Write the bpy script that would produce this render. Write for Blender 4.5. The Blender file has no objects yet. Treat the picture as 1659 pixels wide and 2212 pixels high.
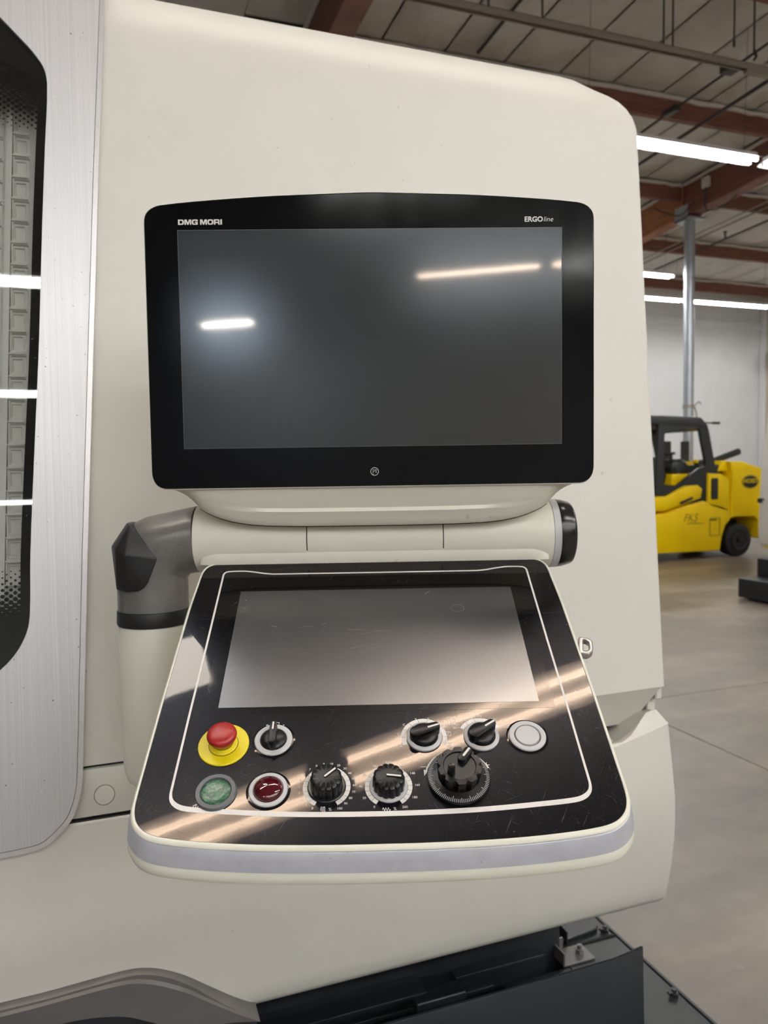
import bpy, bmesh, math, random
from mathutils import Vector, Matrix, Euler
random.seed(7)
R = math.radians
S = bpy.context.scene
COL = S.collection

# ------------------------------------------------------------------ camera, world, exposure
cd = bpy.data.cameras.new('camera'); cam = bpy.data.objects.new('camera', cd); COL.objects.link(cam)
YAW, PITCH, ROLL = R(20.0), R(-3.35), R(0.85)
fw = Vector((math.sin(YAW)*math.cos(PITCH), math.cos(YAW)*math.cos(PITCH), math.sin(PITCH)))
rt = Vector((math.cos(YAW), -math.sin(YAW), 0)); up = rt.cross(fw)
rt2 = rt*math.cos(ROLL) - up*math.sin(ROLL); up2 = rt*math.sin(ROLL) + up*math.cos(ROLL)
cam.matrix_world = Matrix(((rt2.x, up2.x, -fw.x, 0), (rt2.y, up2.y, -fw.y, 0), (rt2.z, up2.z, -fw.z, 1.5), (0, 0, 0, 1)))
cd.sensor_fit = 'HORIZONTAL'; cd.sensor_width = 36.0; cd.lens = 1640/1659*36
cd.clip_start = 0.02; cd.clip_end = 200
cd.dof.use_dof = True; cd.dof.focus_distance = 0.80; cd.dof.aperture_fstop = 12.0
S.camera = cam
w = bpy.data.worlds.new('world'); S.world = w; w.use_nodes = True
w.node_tree.nodes['Background'].inputs[0].default_value = (.5, .5, .52, 1)
w.node_tree.nodes['Background'].inputs[1].default_value = 0.3
S.view_settings.view_transform = 'Standard'; S.view_settings.look = 'None'
S.view_settings.gamma = 1; S.view_settings.use_curve_mapping = False
S.view_settings.exposure = 0.42
TUBE_STRENGTH = 42.0
S.cycles.use_denoising = True
S.cycles.max_bounces = 10; S.cycles.diffuse_bounces = 5; S.cycles.glossy_bounces = 5
S.cycles.transparent_max_bounces = 12
S.cycles.sample_clamp_indirect = 6.0

# ------------------------------------------------------------------ mesh helpers (v, f) pairs
def join(*gs):
    V, F = [], []
    for v, f in gs:
        n = len(V); V += list(v); F += [tuple(i+n for i in q) for q in f]
    return V, F
def xf(g, m):
    return [tuple(m @ Vector(p)) for p in g[0]], g[1]
def mv(g, x=0, y=0, z=0): return [(a+x, b+y, c+z) for a, b, c in g[0]], g[1]
def rotz(g, a): return xf(g, Matrix.Rotation(a, 4, 'Z'))
def box(x0, x1, y0, y1, z0, z1, bev=0, seg=2):
    v = [(x, y, z) for x in (x0, x1) for y in (y0, y1) for z in (z0, z1)]
    f = [(0, 1, 3, 2), (4, 6, 7, 5), (0, 4, 5, 1), (2, 3, 7, 6), (0, 2, 6, 4), (1, 5, 7, 3)]
    return bevel((v, f), bev, seg) if bev else (v, f)
def bevel(g, w_, seg=2, ang=30):
    bm = bmesh.new(); vs = [bm.verts.new(p) for p in g[0]]
    for q in g[1]:
        try: bm.faces.new([vs[i] for i in q])
        except ValueError: pass
    bmesh.ops.recalc_face_normals(bm, faces=bm.faces)
    es = [e for e in bm.edges if len(e.link_faces) == 2 and e.calc_face_angle(0) > R(ang)]
    bmesh.ops.bevel(bm, geom=es, offset=w_, segments=seg, profile=.5, affect='EDGES', clamp_overlap=True)
    bm.verts.index_update()
    out = [tuple(v.co) for v in bm.verts], [tuple(v.index for v in q.verts) for q in bm.faces]
    bm.free(); return out
def loft(rings, cap0=True, cap1=True, closed=True):
    n = len(rings[0]); V = [p for r_ in rings for p in r_]; F = []
    for k in range(len(rings)-1):
        a, b = k*n, (k+1)*n
        for i in range(n if closed else n-1):
            j = (i+1) % n; F.append((a+i, a+j, b+j, b+i))
    if cap0: F.append(tuple(range(n))[::-1])
    if cap1: F.append(tuple((len(rings)-1)*n+i for i in range(n)))
    return V, F
def circ(r, n=32, a0=0.0): return [(r*math.cos(a0+2*math.pi*i/n), r*math.sin(a0+2*math.pi*i/n)) for i in range(n)]
def lathe(prof, n=40):
    rings = [[(r*c, r*s, z) for c, s in circ(1, n)] for r, z in prof]
    return loft(rings, cap0=prof[0][0] > 1e-9, cap1=prof[-1][0] > 1e-9)
def ring(r0, r1, z0, z1, bev=0, n=48):
    p = [(r0, z0), (r1, z0), (r1, z1-bev), (r1-bev, z1), (r0+bev, z1), (r0, z1-bev), (r0, z0)]
    return loft([[(r*c, r*s, z) for c, s in circ(1, n)] for r, z in p], False, False)
def offs(pts, d):
    n = len(pts); out = []
    for i in range(n):
        a, b, c = Vector(pts[i-1][:2]), Vector(pts[i][:2]), Vector(pts[(i+1) % n][:2])
        e1 = (b-a).normalized(); e2 = (c-b).normalized()
        n1 = Vector((e1.y, -e1.x)); n2 = Vector((e2.y, -e2.x)); m = n1+n2
        if m.length < 1e-6: m = n1
        m.normalize(); k = max(.5, m.dot(n1))
        q = b + m*(d/k); out.append((q.x, q.y))
    return out                                     # outward for counter-clockwise outlines
def rpoly(pts, seg=6):
    """pts: (x, y, r) counter-clockwise; corners filleted"""
    n = len(pts); out = []
    for i in range(n):
        a, b, c = Vector(pts[i-1][:2]), Vector(pts[i][:2]), Vector(pts[(i+1) % n][:2])
        r = pts[i][2] if len(pts[i]) > 2 else 0
        if r <= 0: out.append((b.x, b.y)); continue
        u, v = (a-b), (c-b); lu, lv = u.length, v.length; u.normalize(); v.normalize()
        ang = math.acos(max(-1, min(1, u.dot(v)))); t = min(r/math.tan(ang/2), lu*.49, lv*.49); r = t*math.tan(ang/2)
        cen = b + (u+v).normalized()*(r/math.sin(ang/2)); p0, p1 = b+u*t, b+v*t
        a0 = math.atan2(p0.y-cen.y, p0.x-cen.x); a1 = math.atan2(p1.y-cen.y, p1.x-cen.x)
        da = (a1-a0+math.pi) % (2*math.pi) - math.pi
        out += [(cen.x+r*math.cos(a0+da*k/seg), cen.y+r*math.sin(a0+da*k/seg)) for k in range(seg+1)]
    return out
def ccw(p):
    s = sum(p[i-1][0]*p[i][1]-p[i][0]*p[i-1][1] for i in range(len(p)))
    return list(p) if s > 0 else list(p)[::-1]
def prism(pts, z0, z1, bev=0):
    pts = ccw(pts)
    if not bev: return loft([[(x, y, z0) for x, y in pts], [(x, y, z1) for x, y in pts]])
    i1 = offs(pts, -bev*.3); i2 = offs(pts, -bev)
    return loft([[(x, y, z0) for x, y in pts], [(x, y, z1-bev) for x, y in pts],
                 [(x, y, z1-bev*.3) for x, y in i1], [(x, y, z1) for x, y in i2]])
def band(o, i, z0, z1):                            # closed frame between two outlines of equal count
    return loft([[(x, y, z0) for x, y in o], [(x, y, z1) for x, y in o], [(x, y, z1) for x, y in i], [(x, y, z0) for x, y in i], [(x, y, z0) for x, y in o]], False, False)
def tube(path, r, n=10, r1=None):
    P = [Vector(p) for p in path]; rings = []; m = len(P)
    ref = None
    for i, p in enumerate(P):
        t = (P[min(i+1, m-1)]-P[max(i-1, 0)]).normalized()
        if ref is None: ref = t.orthogonal().normalized()
        u = (ref - t*ref.dot(t)).normalized(); ref = u; v = t.cross(u)
        rr = r if r1 is None else r+(r1-r)*i/(m-1)
        rings.append([tuple(p+u*rr*c+v*rr*s) for c, s in circ(1, n)])
    return loft(rings)
def stroke(pts, w_, z=0, h=.15):                   # flat line of width w_ along 2D points
    gs = []
    for (x0, y0), (x1, y1) in zip(pts, pts[1:]):
        d = Vector((x1-x0, y1-y0)); L = d.length
        if L < 1e-6: continue
        d /= L; nx, ny = -d.y*w_/2, d.x*w_/2; ex, ey = d.x*w_*.45, d.y*w_*.45
        gs.append(prism([(x0-ex+nx, y0-ey+ny), (x0-ex-nx, y0-ey-ny), (x1+ex-nx, y1+ey-ny), (x1+ex+nx, y1+ey+ny)], z, z+h))
    return join(*gs)
def text(s, size, bold=0.0, sx=1.0, shear=0.0, align='CENTER', h=.15):
    c = bpy.data.curves.new('t', 'FONT'); c.body = s; c.size = size; c.offset = bold*size; c.shear = shear
    c.align_x = align; c.align_y = 'CENTER'; c.resolution_u = 3
    o = bpy.data.objects.new('t', c); COL.objects.link(o)
    dg = bpy.context.evaluated_depsgraph_get(); m = bpy.data.meshes.new_from_object(o.evaluated_get(dg))
    g = [(v.co.x*sx, v.co.y, h) for v in m.vertices], [tuple(p.vertices) for p in m.polygons]
    bpy.data.objects.remove(o); bpy.data.curves.remove(c); bpy.data.meshes.remove(m)
    return g
def mesh(name, g, mat, sm=35, k=1.0):
    me = bpy.data.meshes.new(name); v = [(a*k, b*k, c*k) for a, b, c in g[0]]
    me.from_pydata(v, [], g[1]); me.validate()
    bm = bmesh.new(); bm.from_mesh(me); bmesh.ops.recalc_face_normals(bm, faces=bm.faces); bm.to_mesh(me); bm.free()
    if sm:
        me.polygons.foreach_set('use_smooth', [True]*len(me.polygons)); me.set_sharp_from_angle(angle=R(sm))
    for m in (mat if isinstance(mat, (list, tuple)) else [mat]): me.materials.append(m)
    return me
def add(name, me, parent=None, loc=(0, 0, 0), rot=(0, 0, 0), **pr):
    o = bpy.data.objects.new(name, me); COL.objects.link(o); o.parent = parent; o.location = loc; o.rotation_euler = rot
    for a, b in pr.items(): o[a] = b
    return o
def obj(name, g, mat, parent=None, loc=(0, 0, 0), rot=(0, 0, 0), sm=35, k=1.0, **pr):
    return add(name, mesh(name, g, mat, sm, k), parent, loc, rot, **pr)
def thing(name, label, cat, loc=(0, 0, 0), rz=0, group=None, g=None, mat=None, **kw):
    o = obj(name, g, mat, None, loc, (0, 0, rz), **kw) if g else add(name, None, None, loc, (0, 0, rz))
    o['label'] = label; o['category'] = cat
    if group: o['group'] = group
    return o
def dup(o, loc, label=None, parent=None):
    c = o.copy(); COL.objects.link(c); c.parent = parent
    if parent is None: c.location = loc
    if label: c['label'] = label
    for ch in list(o.children): dup(ch, None, None, c)
    return c

# ------------------------------------------------------------------ materials
def srgb(r, g, b): return tuple(((c/255/12.92) if c <= 10 else ((c/255+.055)/1.055)**2.4) for c in (r, g, b))+(1,)
class NT:
    def __init__(s, name):
        s.m = bpy.data.materials.new(name); s.m.use_nodes = True; s.t = s.m.node_tree
        s.b = s.t.nodes['Principled BSDF']; s.out = s.t.nodes['Material Output']
    def n(s, typ, **kw):
        x = s.t.nodes.new(typ)
        for k_, v in kw.items():
            if k_.startswith('i_'): x.inputs[k_[2:].replace('_', ' ')].default_value = v
            else: setattr(x, k_, v)
        return x
    def l(s, a, b): s.t.links.new(a, b)
    def coord(s, scale=(1, 1, 1), world=False):
        c = s.n('ShaderNodeNewGeometry').outputs['Position'] if world else s.n('ShaderNodeTexCoord').outputs['Object']
        mp = s.n('ShaderNodeMapping'); mp.inputs['Scale'].default_value = scale; s.l(c, mp.inputs[0]); return mp.outputs[0]
    def noise(s, co, scale, detail=3, rough=.55):
        x = s.n('ShaderNodeTexNoise'); x.inputs['Scale'].default_value = scale; x.inputs['Detail'].default_value = detail; x.inputs['Roughness'].default_value = rough
        s.l(co, x.inputs['Vector']); return x.outputs['Fac']
    def ramp(s, fac, *st):
        r = s.n('ShaderNodeValToRGB'); e = r.color_ramp.elements
        while len(e) < len(st): e.new(.5)
        for i, (p, c) in enumerate(st):
            e[i].position = p; e[i].color = c if isinstance(c, tuple) else (c, c, c, 1)
        s.l(fac, r.inputs[0]); return r.outputs[0]
    def mix(s, fac, a, b, mode='MIX'):
        x = s.n('ShaderNodeMix', data_type='RGBA', blend_type=mode)
        for i, v in ((0, fac), (6, a), (7, b)):
            if hasattr(v, 'links'): s.l(v, x.inputs[i])
            else: x.inputs[i].default_value = v
        return x.outputs[2]
    def math(s, op, a, b=0.5):
        x = s.n('ShaderNodeMath', operation=op)
        for i, v in ((0, a), (1, b)):
            if hasattr(v, 'links'): s.l(v, x.inputs[i])
            else: x.inputs[i].default_value = v
        return x.outputs[0]
    def bump(s, h, strength=.1, dist=.001):
        x = s.n('ShaderNodeBump'); x.inputs['Strength'].default_value = strength; x.inputs['Distance'].default_value = dist
        s.l(h, x.inputs['Height']); s.l(x.outputs[0], s.b.inputs['Normal'])
    def set(s, **kw):
        for k_, v in kw.items():
            k2 = k_.replace('_', ' ')
            if hasattr(v, 'links'): s.l(v, s.b.inputs[k2])
            else: s.b.inputs[k2].default_value = v
        return s.m
def plain(name, col, rough=.5, metal=0.0, var=.06, scale=30, bump=0, **kw):
    t = NT(name); c = t.coord(); nz = t.noise(c, scale, 4)
    d = tuple(x*(1-var) for x in col[:3])+(1,); li = tuple(min(1, x*(1+var)) for x in col[:3])+(1,)
    base = t.ramp(nz, (.3, d), (.7, li))
    if bump: t.bump(t.noise(c, scale*12, 2), bump, .0006)
    return t.set(Base_Color=base, Roughness=rough, Metallic=metal, **kw)
M = {}
def cream(name, col, sc=650, bs=.12, rough=.42):
    t = NT(name); c = t.coord()
    big = t.noise(c, 3.0, 5, .6); fine = t.noise(c, sc, 2)
    a = tuple(x*.965 for x in col[:3])+(1,)
    base = t.ramp(big, (.35, a), (.65, col))
    sp = t.ramp(t.noise(c, 55, 1), (.79, 0.0), (.80, 1.0))
    base = t.mix(t.math('MULTIPLY', sp, .25), base, srgb(120, 112, 98))
    t.bump(fine, bs, .0004)
    return t.set(Base_Color=base, Roughness=rough)
M['cream'] = cream('cream_paint', srgb(219, 217, 208))
M['cream2'] = cream('cream_console_paint', srgb(238, 236, 221), 900, .05, .35)
M['gloss_black'] = plain('gloss_black_plastic', srgb(22, 22, 24), .22, var=.1)
M['knob'] = plain('black_knob_plastic', srgb(15, 15, 16), .30, var=.15, scale=400, bump=.08, Specular_IOR_Level=.4)
M['rubber'] = plain('black_rubber', srgb(26, 26, 28), .5, var=.1)
M['silver'] = plain('silver_plastic', srgb(204, 202, 203), .42, .0, var=.03)
t = NT('silver_grey_bumper'); c = t.coord(); nk = t.ramp(t.noise(c, 210, 2), (.715, 0.0), (.735, 1.0)); cl = t.ramp(t.noise(c, 16, 2), (.46, .1), (.62, 1.0))
ln = t.ramp(t.noise(t.coord((30, 240, 240)), 1.0, 3), (.68, 0.0), (.71, 1.0)); base = t.ramp(t.noise(c, 40, 4), (.3, srgb(190, 191, 200)), (.7, srgb(203, 204, 212)))
base = t.mix(t.math('MULTIPLY', t.math('MAXIMUM', nk, t.math('MULTIPLY', ln, .5)), t.math('MULTIPLY', cl, .8)), base, srgb(84, 84, 92))
t.bump(t.noise(c, 120, 3), .08, .0006); M['bumper'] = t.set(Base_Color=base, Roughness=.30, Metallic=.2)
M['grey_ring'] = plain('dark_grey_ring', srgb(88, 90, 94), .35, .2)
M['steel'] = plain('brushed_steel', srgb(190, 188, 186), .3, .8, var=.04)
M['white_print'] = plain('white_print', srgb(235, 230, 226), .4, var=.02)
M['grey_print'] = plain('pale_grey_print', srgb(185, 186, 186), .4, var=.02)
M['scuff'] = plain('pale_scuff', srgb(108, 108, 108), .5, var=.1)
M['yellow'] = plain('yellow_plastic', srgb(236, 216, 20), .4, var=.03)
M['red'] = plain('red_plastic', srgb(160, 32, 30), .33, var=.05)
M['green_mark'] = plain('green_ring_print', srgb(60, 120, 50), .5)
M['orange_mark'] = plain('orange_ring_print', srgb(190, 120, 40), .5)
M['dark_line'] = plain('dark_gap', srgb(14, 14, 14), .8)
t = NT('green_lens'); c = t.coord(); cr = t.ramp(t.noise(c, 420, 6, .7), (.38, srgb(14, 54, 36)), (.55, srgb(48, 104, 74)), (.74, srgb(140, 158, 112)))
t.bump(t.noise(c, 300, 5), .3, .0008); M['green_lens'] = t.set(Base_Color=cr, Roughness=.28, Coat_Weight=.15)
t = NT('red_lens'); c = t.coord(); M['red_lens'] = t.set(Base_Color=srgb(72, 5, 18), Roughness=.07, Coat_Weight=.8, Subsurface_Weight=.1)
# scratched overlay film
def overlay(name, base, r0, warm, wav):
    t = NT(name); c = t.coord()
    scr = []
    for sx, sy, a, th in ((620, 30, .5, .69), (760, 44, -.42, .70), (560, 26, 1.25, .70), (820, 60, 2.1, .69)):
        m0 = t.n('ShaderNodeMapping'); m0.inputs['Rotation'].default_value = (0, 0, a); mp = t.n('ShaderNodeMapping'); mp.inputs['Scale'].default_value = (sx, sy, 1)
        t.l(t.n('ShaderNodeTexCoord').outputs['Object'], m0.inputs[0]); t.l(m0.outputs[0], mp.inputs[0]); scr.append(t.ramp(t.noise(mp.outputs[0], 1.0, 2), (th, 0.0), (th+.03, 1.0)))
    s = t.math('MAXIMUM', t.math('MAXIMUM', scr[0], scr[1]), t.math('MAXIMUM', scr[2], scr[3]))
    patch = t.ramp(t.noise(c, 11, 3), (.42, .15), (.60, 1.0)); s = t.math('MULTIPLY', s, patch)
    pit = t.ramp(t.noise(c, 330, 1), (.77, 0.0), (.79, 1.0)); s2 = t.math('MAXIMUM', s, pit)
    col = t.mix(t.math('MULTIPLY', s2, .27), base, srgb(128, 124, 126))
    rg = t.math('ADD', t.math('MULTIPLY', t.noise(c, 9, 4), r0*1.2), r0*.4)
    rg = t.math('ADD', rg, t.math('MULTIPLY', s, .06))
    hgt = t.math('ADD', t.noise(c, 22, 1), t.math('MULTIPLY', t.noise(c, 150, 2), .06))
    t.bump(hgt, wav, .0011)
    b2 = t.n('ShaderNodeBsdfPrincipled'); mx = t.n('ShaderNodeMixShader'); mx.inputs[0].default_value = .15
    t.l(col, b2.inputs['Base Color']); b2.inputs['Roughness'].default_value = .23; b2.inputs['Specular IOR Level'].default_value = .8; b2.inputs['Specular Tint'].default_value = (.86, .88, 1, 1)
    t.l(t.b.inputs['Normal'].links[0].from_socket, b2.inputs['Normal'])
    t.set(Base_Color=col, Roughness=rg, Specular_IOR_Level=.32, Specular_Tint=warm)
    t.l(t.b.outputs[0], mx.inputs[1]); t.l(b2.outputs[0], mx.inputs[2]); t.l(mx.outputs[0], t.out.inputs[0])
    return t.m
M['overlay'] = overlay('black_overlay_film', srgb(13, 13, 18), .022, (1, .80, .62, 1), .042)
M['bulge'] = M['overlay']
M['overlay_dark'] = overlay('black_screen_border', srgb(9, 9, 10), .05, (1, .8, .62, 1), .02)
# anti-glare screens: a sharp lobe over a hazy one
def screen(name, base, haze, hz_rough, sharp_rough, marks, tint=(1, 1, 1, 1), htint=(.86, .93, 1, 1), hior=1.5):
    t = NT(name); c = t.coord()
    t.b.inputs['IOR'].default_value = 1.6; t.b.inputs['Specular IOR Level'].default_value = .9; t.b.inputs['Specular Tint'].default_value = tint
    b2 = t.n('ShaderNodeBsdfPrincipled'); mx = t.n('ShaderNodeMixShader')
    col = base
    if marks:
        wn = t.ramp(t.noise(c, 240, 2), (.74, 0.0), (.77, 1.0)); mp = t.coord((9, 260, 1)); wl = t.ramp(t.noise(mp, 1.0, 3), (.73, 0.0), (.75, 1.0))
        col = t.mix(t.math('MULTIPLY', t.math('MAXIMUM', wn, wl), .30), base, srgb(150, 150, 150))
    for b, r_ in ((t.b, sharp_rough), (b2, hz_rough)):
        if hasattr(col, 'links'): t.l(col, b.inputs['Base Color'])
        else: b.inputs['Base Color'].default_value = col
        b.inputs['Roughness'].default_value = r_
    b2.inputs['IOR'].default_value = hior; b2.inputs['Specular IOR Level'].default_value = 1.0; b2.inputs['Specular Tint'].default_value = htint
    mx.inputs[0].default_value = haze
    t.l(t.b.outputs[0], mx.inputs[1]); t.l(b2.outputs[0], mx.inputs[2]); t.l(mx.outputs[0], t.out.inputs[0])
    return t.m
M['screen'] = screen('matte_monitor_screen', srgb(30, 32, 32), .66, .17, .045, False, (1, .78, .6, 1), (.86, .93, 1, 1), 1.62)
M['touch'] = screen('worn_touch_screen', srgb(34, 37, 42), .85, .255, .10, True, (1, .9, .8, 1), (1, .985, .99, 1), 1.72)
t = NT('monitor_glass'); c = t.coord(); sm_ = t.noise(c, 25, 3)
M['bezel'] = t.set(Base_Color=srgb(5, 5, 7), Roughness=t.math('ADD', t.math('MULTIPLY', sm_, .10), .06), Specular_IOR_Level=.27)
# brushed aluminium with nicks
t = NT('brushed_door_aluminium'); c = t.coord(); st = t.noise(t.coord((420, 1, 2.2)), 1.0, 5, .65)
base = t.ramp(st, (.3, srgb(196, 195, 197)), (.7, srgb(214, 213, 214)))
nk = t.ramp(t.noise(t.coord((1, 1, .75)), 210, 1), (.765, 0.0), (.785, 1.0))
base = t.mix(t.math('MULTIPLY', nk, .75), base, srgb(58, 54, 54))
nk2 = t.ramp(t.noise(t.coord((1.1, 1, 1.4)), 190, 2), (.72, 0.0), (.75, 1.0))
base = t.mix(t.math('MULTIPLY', nk2, .5), base, srgb(240, 238, 236))
t.bump(st, .08, .0005)
M['alu'] = t.set(Base_Color=base, Metallic=.62, Roughness=.42)
M['alu_edge'] = plain('door_edge_aluminium', srgb(212, 210, 210), .35, .6, var=.05, scale=200)
t = NT('cast_grey_paint'); c = t.coord(); t.bump(t.noise(c, 260, 3), .35, .0009)
M['cast'] = t.set(Base_Color=t.ramp(t.noise(c, 20, 4), (.3, srgb(118, 115, 113)), (.7, srgb(134, 131, 129))), Roughness=.3, Metallic=.35)
M['trim_grey'] = plain('grey_trim_paint', srgb(102, 99, 97), .4, .15, var=.05)
M['black_steel'] = plain('black_powder_coated_steel', srgb(40, 43, 47), .42, .1, var=.12, scale=12, bump=.08)
M['black_deep'] = plain('black_inside', srgb(10, 10, 11), .8)
M['bolt'] = plain('dull_bolt_steel', srgb(60, 60, 62), .4, .6)
# architectural glass
t = NT('door_glass'); tr = t.n('ShaderNodeBsdfTransparent'); gl = t.n('ShaderNodeBsdfGlossy'); fr = t.n('ShaderNodeFresnel'); mx = t.n('ShaderNodeMixShader'); df = t.n('ShaderNodeBsdfDiffuse'); m2 = t.n('ShaderNodeMixShader')
tr.inputs[0].default_value = (.93, .94, .93, 1); gl.inputs['Roughness'].default_value = .015; fr.inputs[0].default_value = 1.5
df.inputs[0].default_value = srgb(230, 230, 226); c = t.coord()
fl = t.ramp(t.noise(t.coord((1, 1, 1.6)), 260, 2), (.70, 0.0), (.74, 1.0)); pt = t.ramp(t.noise(c, 6, 2), (.45, 0.0), (.6, 1.0))
t.l(t.math('MULTIPLY', t.math('MULTIPLY', fl, pt), .28), m2.inputs[0]); t.l(fr.outputs[0], mx.inputs[0]); t.l(tr.outputs[0], m2.inputs[1]); t.l(df.outputs[0], m2.inputs[2])
t.l(m2.outputs[0], mx.inputs[1]); t.l(gl.outputs[0], mx.inputs[2]); t.l(mx.outputs[0], t.out.inputs[0]); M['glass'] = t.m
M['black_print'] = plain('black_glass_print', srgb(6, 6, 7), .6, var=.1, Specular_IOR_Level=.1)
M['carrier'] = plain('grey_carrier_plastic', srgb(226, 224, 218), .45, var=.06, scale=60)
M['carrier2'] = plain('grey_carrier_recess', srgb(140, 139, 136), .45, var=.06, scale=60)
M['carrier_back'] = plain('dull_grey_sheet', srgb(215, 213, 208), .5)
# room
t = NT('concrete_floor'); c = t.coord((1, 1, 1), True); a = t.noise(c, .9, 8, .62); b = t.noise(t.coord((.5, 2.4, 1), True), 1.3, 5, .6)
f = t.math('ADD', t.math('MULTIPLY', a, .6), t.math('MULTIPLY', b, .4))
col = t.ramp(f, (.36, srgb(94, 87, 81)), (.5, srgb(123, 114, 104)), (.64, srgb(154, 142, 128)))
sp = t.ramp(t.noise(c, 9, 3), (.72, 0.0), (.76, 1.0)); col = t.mix(t.math('MULTIPLY', sp, .3), col, srgb(205, 198, 188))
t.bump(t.noise(c, 40, 4), .08, .003)
M['floor'] = t.set(Base_Color=col, Roughness=t.math('ADD', t.math('MULTIPLY', b, .3), .22))
M['joint'] = plain('floor_joint_filler', srgb(78, 74, 70), .8)
M['wall'] = plain('white_wall_paint', srgb(226, 227, 228), .7, var=.03, scale=2)
M['wall_beige'] = plain('beige_wall_paint', srgb(214, 203, 185), .7, var=.03, scale=2)
t = NT('insulation_foil'); c = t.coord((1, 1, 1), True); nz = t.noise(c, 3.2, 6, .6)
t.bump(nz, .6, .08); M['foil'] = t.set(Base_Color=t.ramp(t.noise(c, 1.2, 4), (.3, srgb(200, 197, 191)), (.7, srgb(226, 224, 219))), Roughness=.55)
M['foil_dark'] = plain('dark_seam', srgb(58, 54, 50), .8)
t = NT('glulam_timber'); c = t.coord((.35, .35, 7), True); wv = t.noise(c, 6, 4)
M['timber'] = t.set(Base_Color=t.ramp(wv, (.3, srgb(104, 66, 54)), (.7, srgb(140, 92, 74))), Roughness=.6)
t = NT('glulam_timber_orange'); c = t.coord((.35, .35, 7), True); wv = t.noise(c, 6, 4)
M['timber_orange'] = t.set(Base_Color=t.ramp(wv, (.3, srgb(142, 88, 54)), (.7, srgb(184, 122, 80))), Roughness=.6)
M['foil_edge'] = plain('white_insulation_edge', srgb(215, 210, 204), .6)
M['conduit'] = plain('galvanised_conduit', srgb(140, 138, 134), .45, .5)
M['conduit_dark'] = plain('dark_pipe', srgb(66, 60, 56), .5, .2)
M['beige_pipe'] = plain('beige_painted_channel', srgb(150, 142, 130), .5)
M['column'] = plain('galvanised_column', srgb(172, 178, 186), .35, .5, var=.05, scale=6)
t = NT('fluorescent_tube'); t.set(Base_Color=(1, 1, 1, 1), Emission_Color=(1, .99, .97, 1), Emission_Strength=TUBE_STRENGTH); M['tube'] = t.m
t = NT('cool_tube'); t.set(Base_Color=(1, 1, 1, 1), Emission_Color=(.80, .91, 1, 1), Emission_Strength=TUBE_STRENGTH*5); M['tube_cool'] = t.m
t = NT('soft_tube'); t.set(Base_Color=(1, 1, 1, 1), Emission_Color=(.93, .97, 1, 1), Emission_Strength=TUBE_STRENGTH*.34); M['tube_soft'] = t.m
t = NT('warm_tube'); t.set(Base_Color=(1, 1, 1, 1), Emission_Color=(1, .87, .76, 1), Emission_Strength=TUBE_STRENGTH*.62); M['tube_warm'] = t.m
M['fixture'] = plain('white_fixture_enamel', srgb(238, 238, 236), .35, var=.02)
# forklift
M['fk_yellow'] = plain('forklift_yellow_paint', srgb(250, 212, 0), .32, var=.03, scale=3, Specular_IOR_Level=.35)
M['fk_black'] = plain('forklift_black_paint', srgb(34, 37, 39), .4, var=.1, scale=5)
M['fk_seat'] = plain('seat_vinyl', srgb(40, 41, 48), .4)
M['tyre'] = plain('black_tyre_rubber', srgb(26, 25, 27), .7, scale=8)
M['hub'] = plain('dark_wheel_hub', srgb(34, 33, 34), .5, .3)
M['white_machine'] = plain('white_machine_paint', srgb(244, 242, 235), .4, var=.03)
# ------------------------------------------------------------------ the building
X0, X1, Y0, Y1 = -15.0, 17.6, -20.0, 16.8
def zc(y): return 6.42-.044*(y-11)
def struct(name, g, mat, parent=None, **kw): return obj(name, g, mat, parent, kind='structure', **kw)
# floor of concrete slabs with recessed joints
floor = struct('floor', box(X0, X1, Y0, Y1, -.3, -.008), M['joint'])
xs = [X0]+[2.98+4.2*k for k in range(-4, 4)]+[X1]; ys = [Y0]+[3.9+4.2*k for k in range(-5, 4)]+[Y1]
for a, b in zip(xs, xs[1:]):
    for c_, d_ in zip(ys, ys[1:]):
        if b-a > .1 and d_-c_ > .1: obj('slab', box(a+.004, b-.004, c_+.004, d_-.004, -.2, 0), M['floor'], floor, sm=0)
struct('wall_back', box(X0, X1+.3, Y1, Y1+.3, -.3, 6.6), M['wall'])
struct('trim_1', box(X0, X1-.02, Y1-.10, Y1, 5.22, 5.40, .02), M['wall'])
wr = struct('wall_right', box(X1, X1+.3, Y0, Y1, -.3, 8.3), M['wall_beige'])
struct('wall_left', box(X0-.3, X0, Y0, Y1, -.3, 8.3), M['wall'])
struct('wall_front', box(X0-.3, X1+.3, Y0-.3, Y0, -.3, 8.3), M['wall'])
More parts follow.
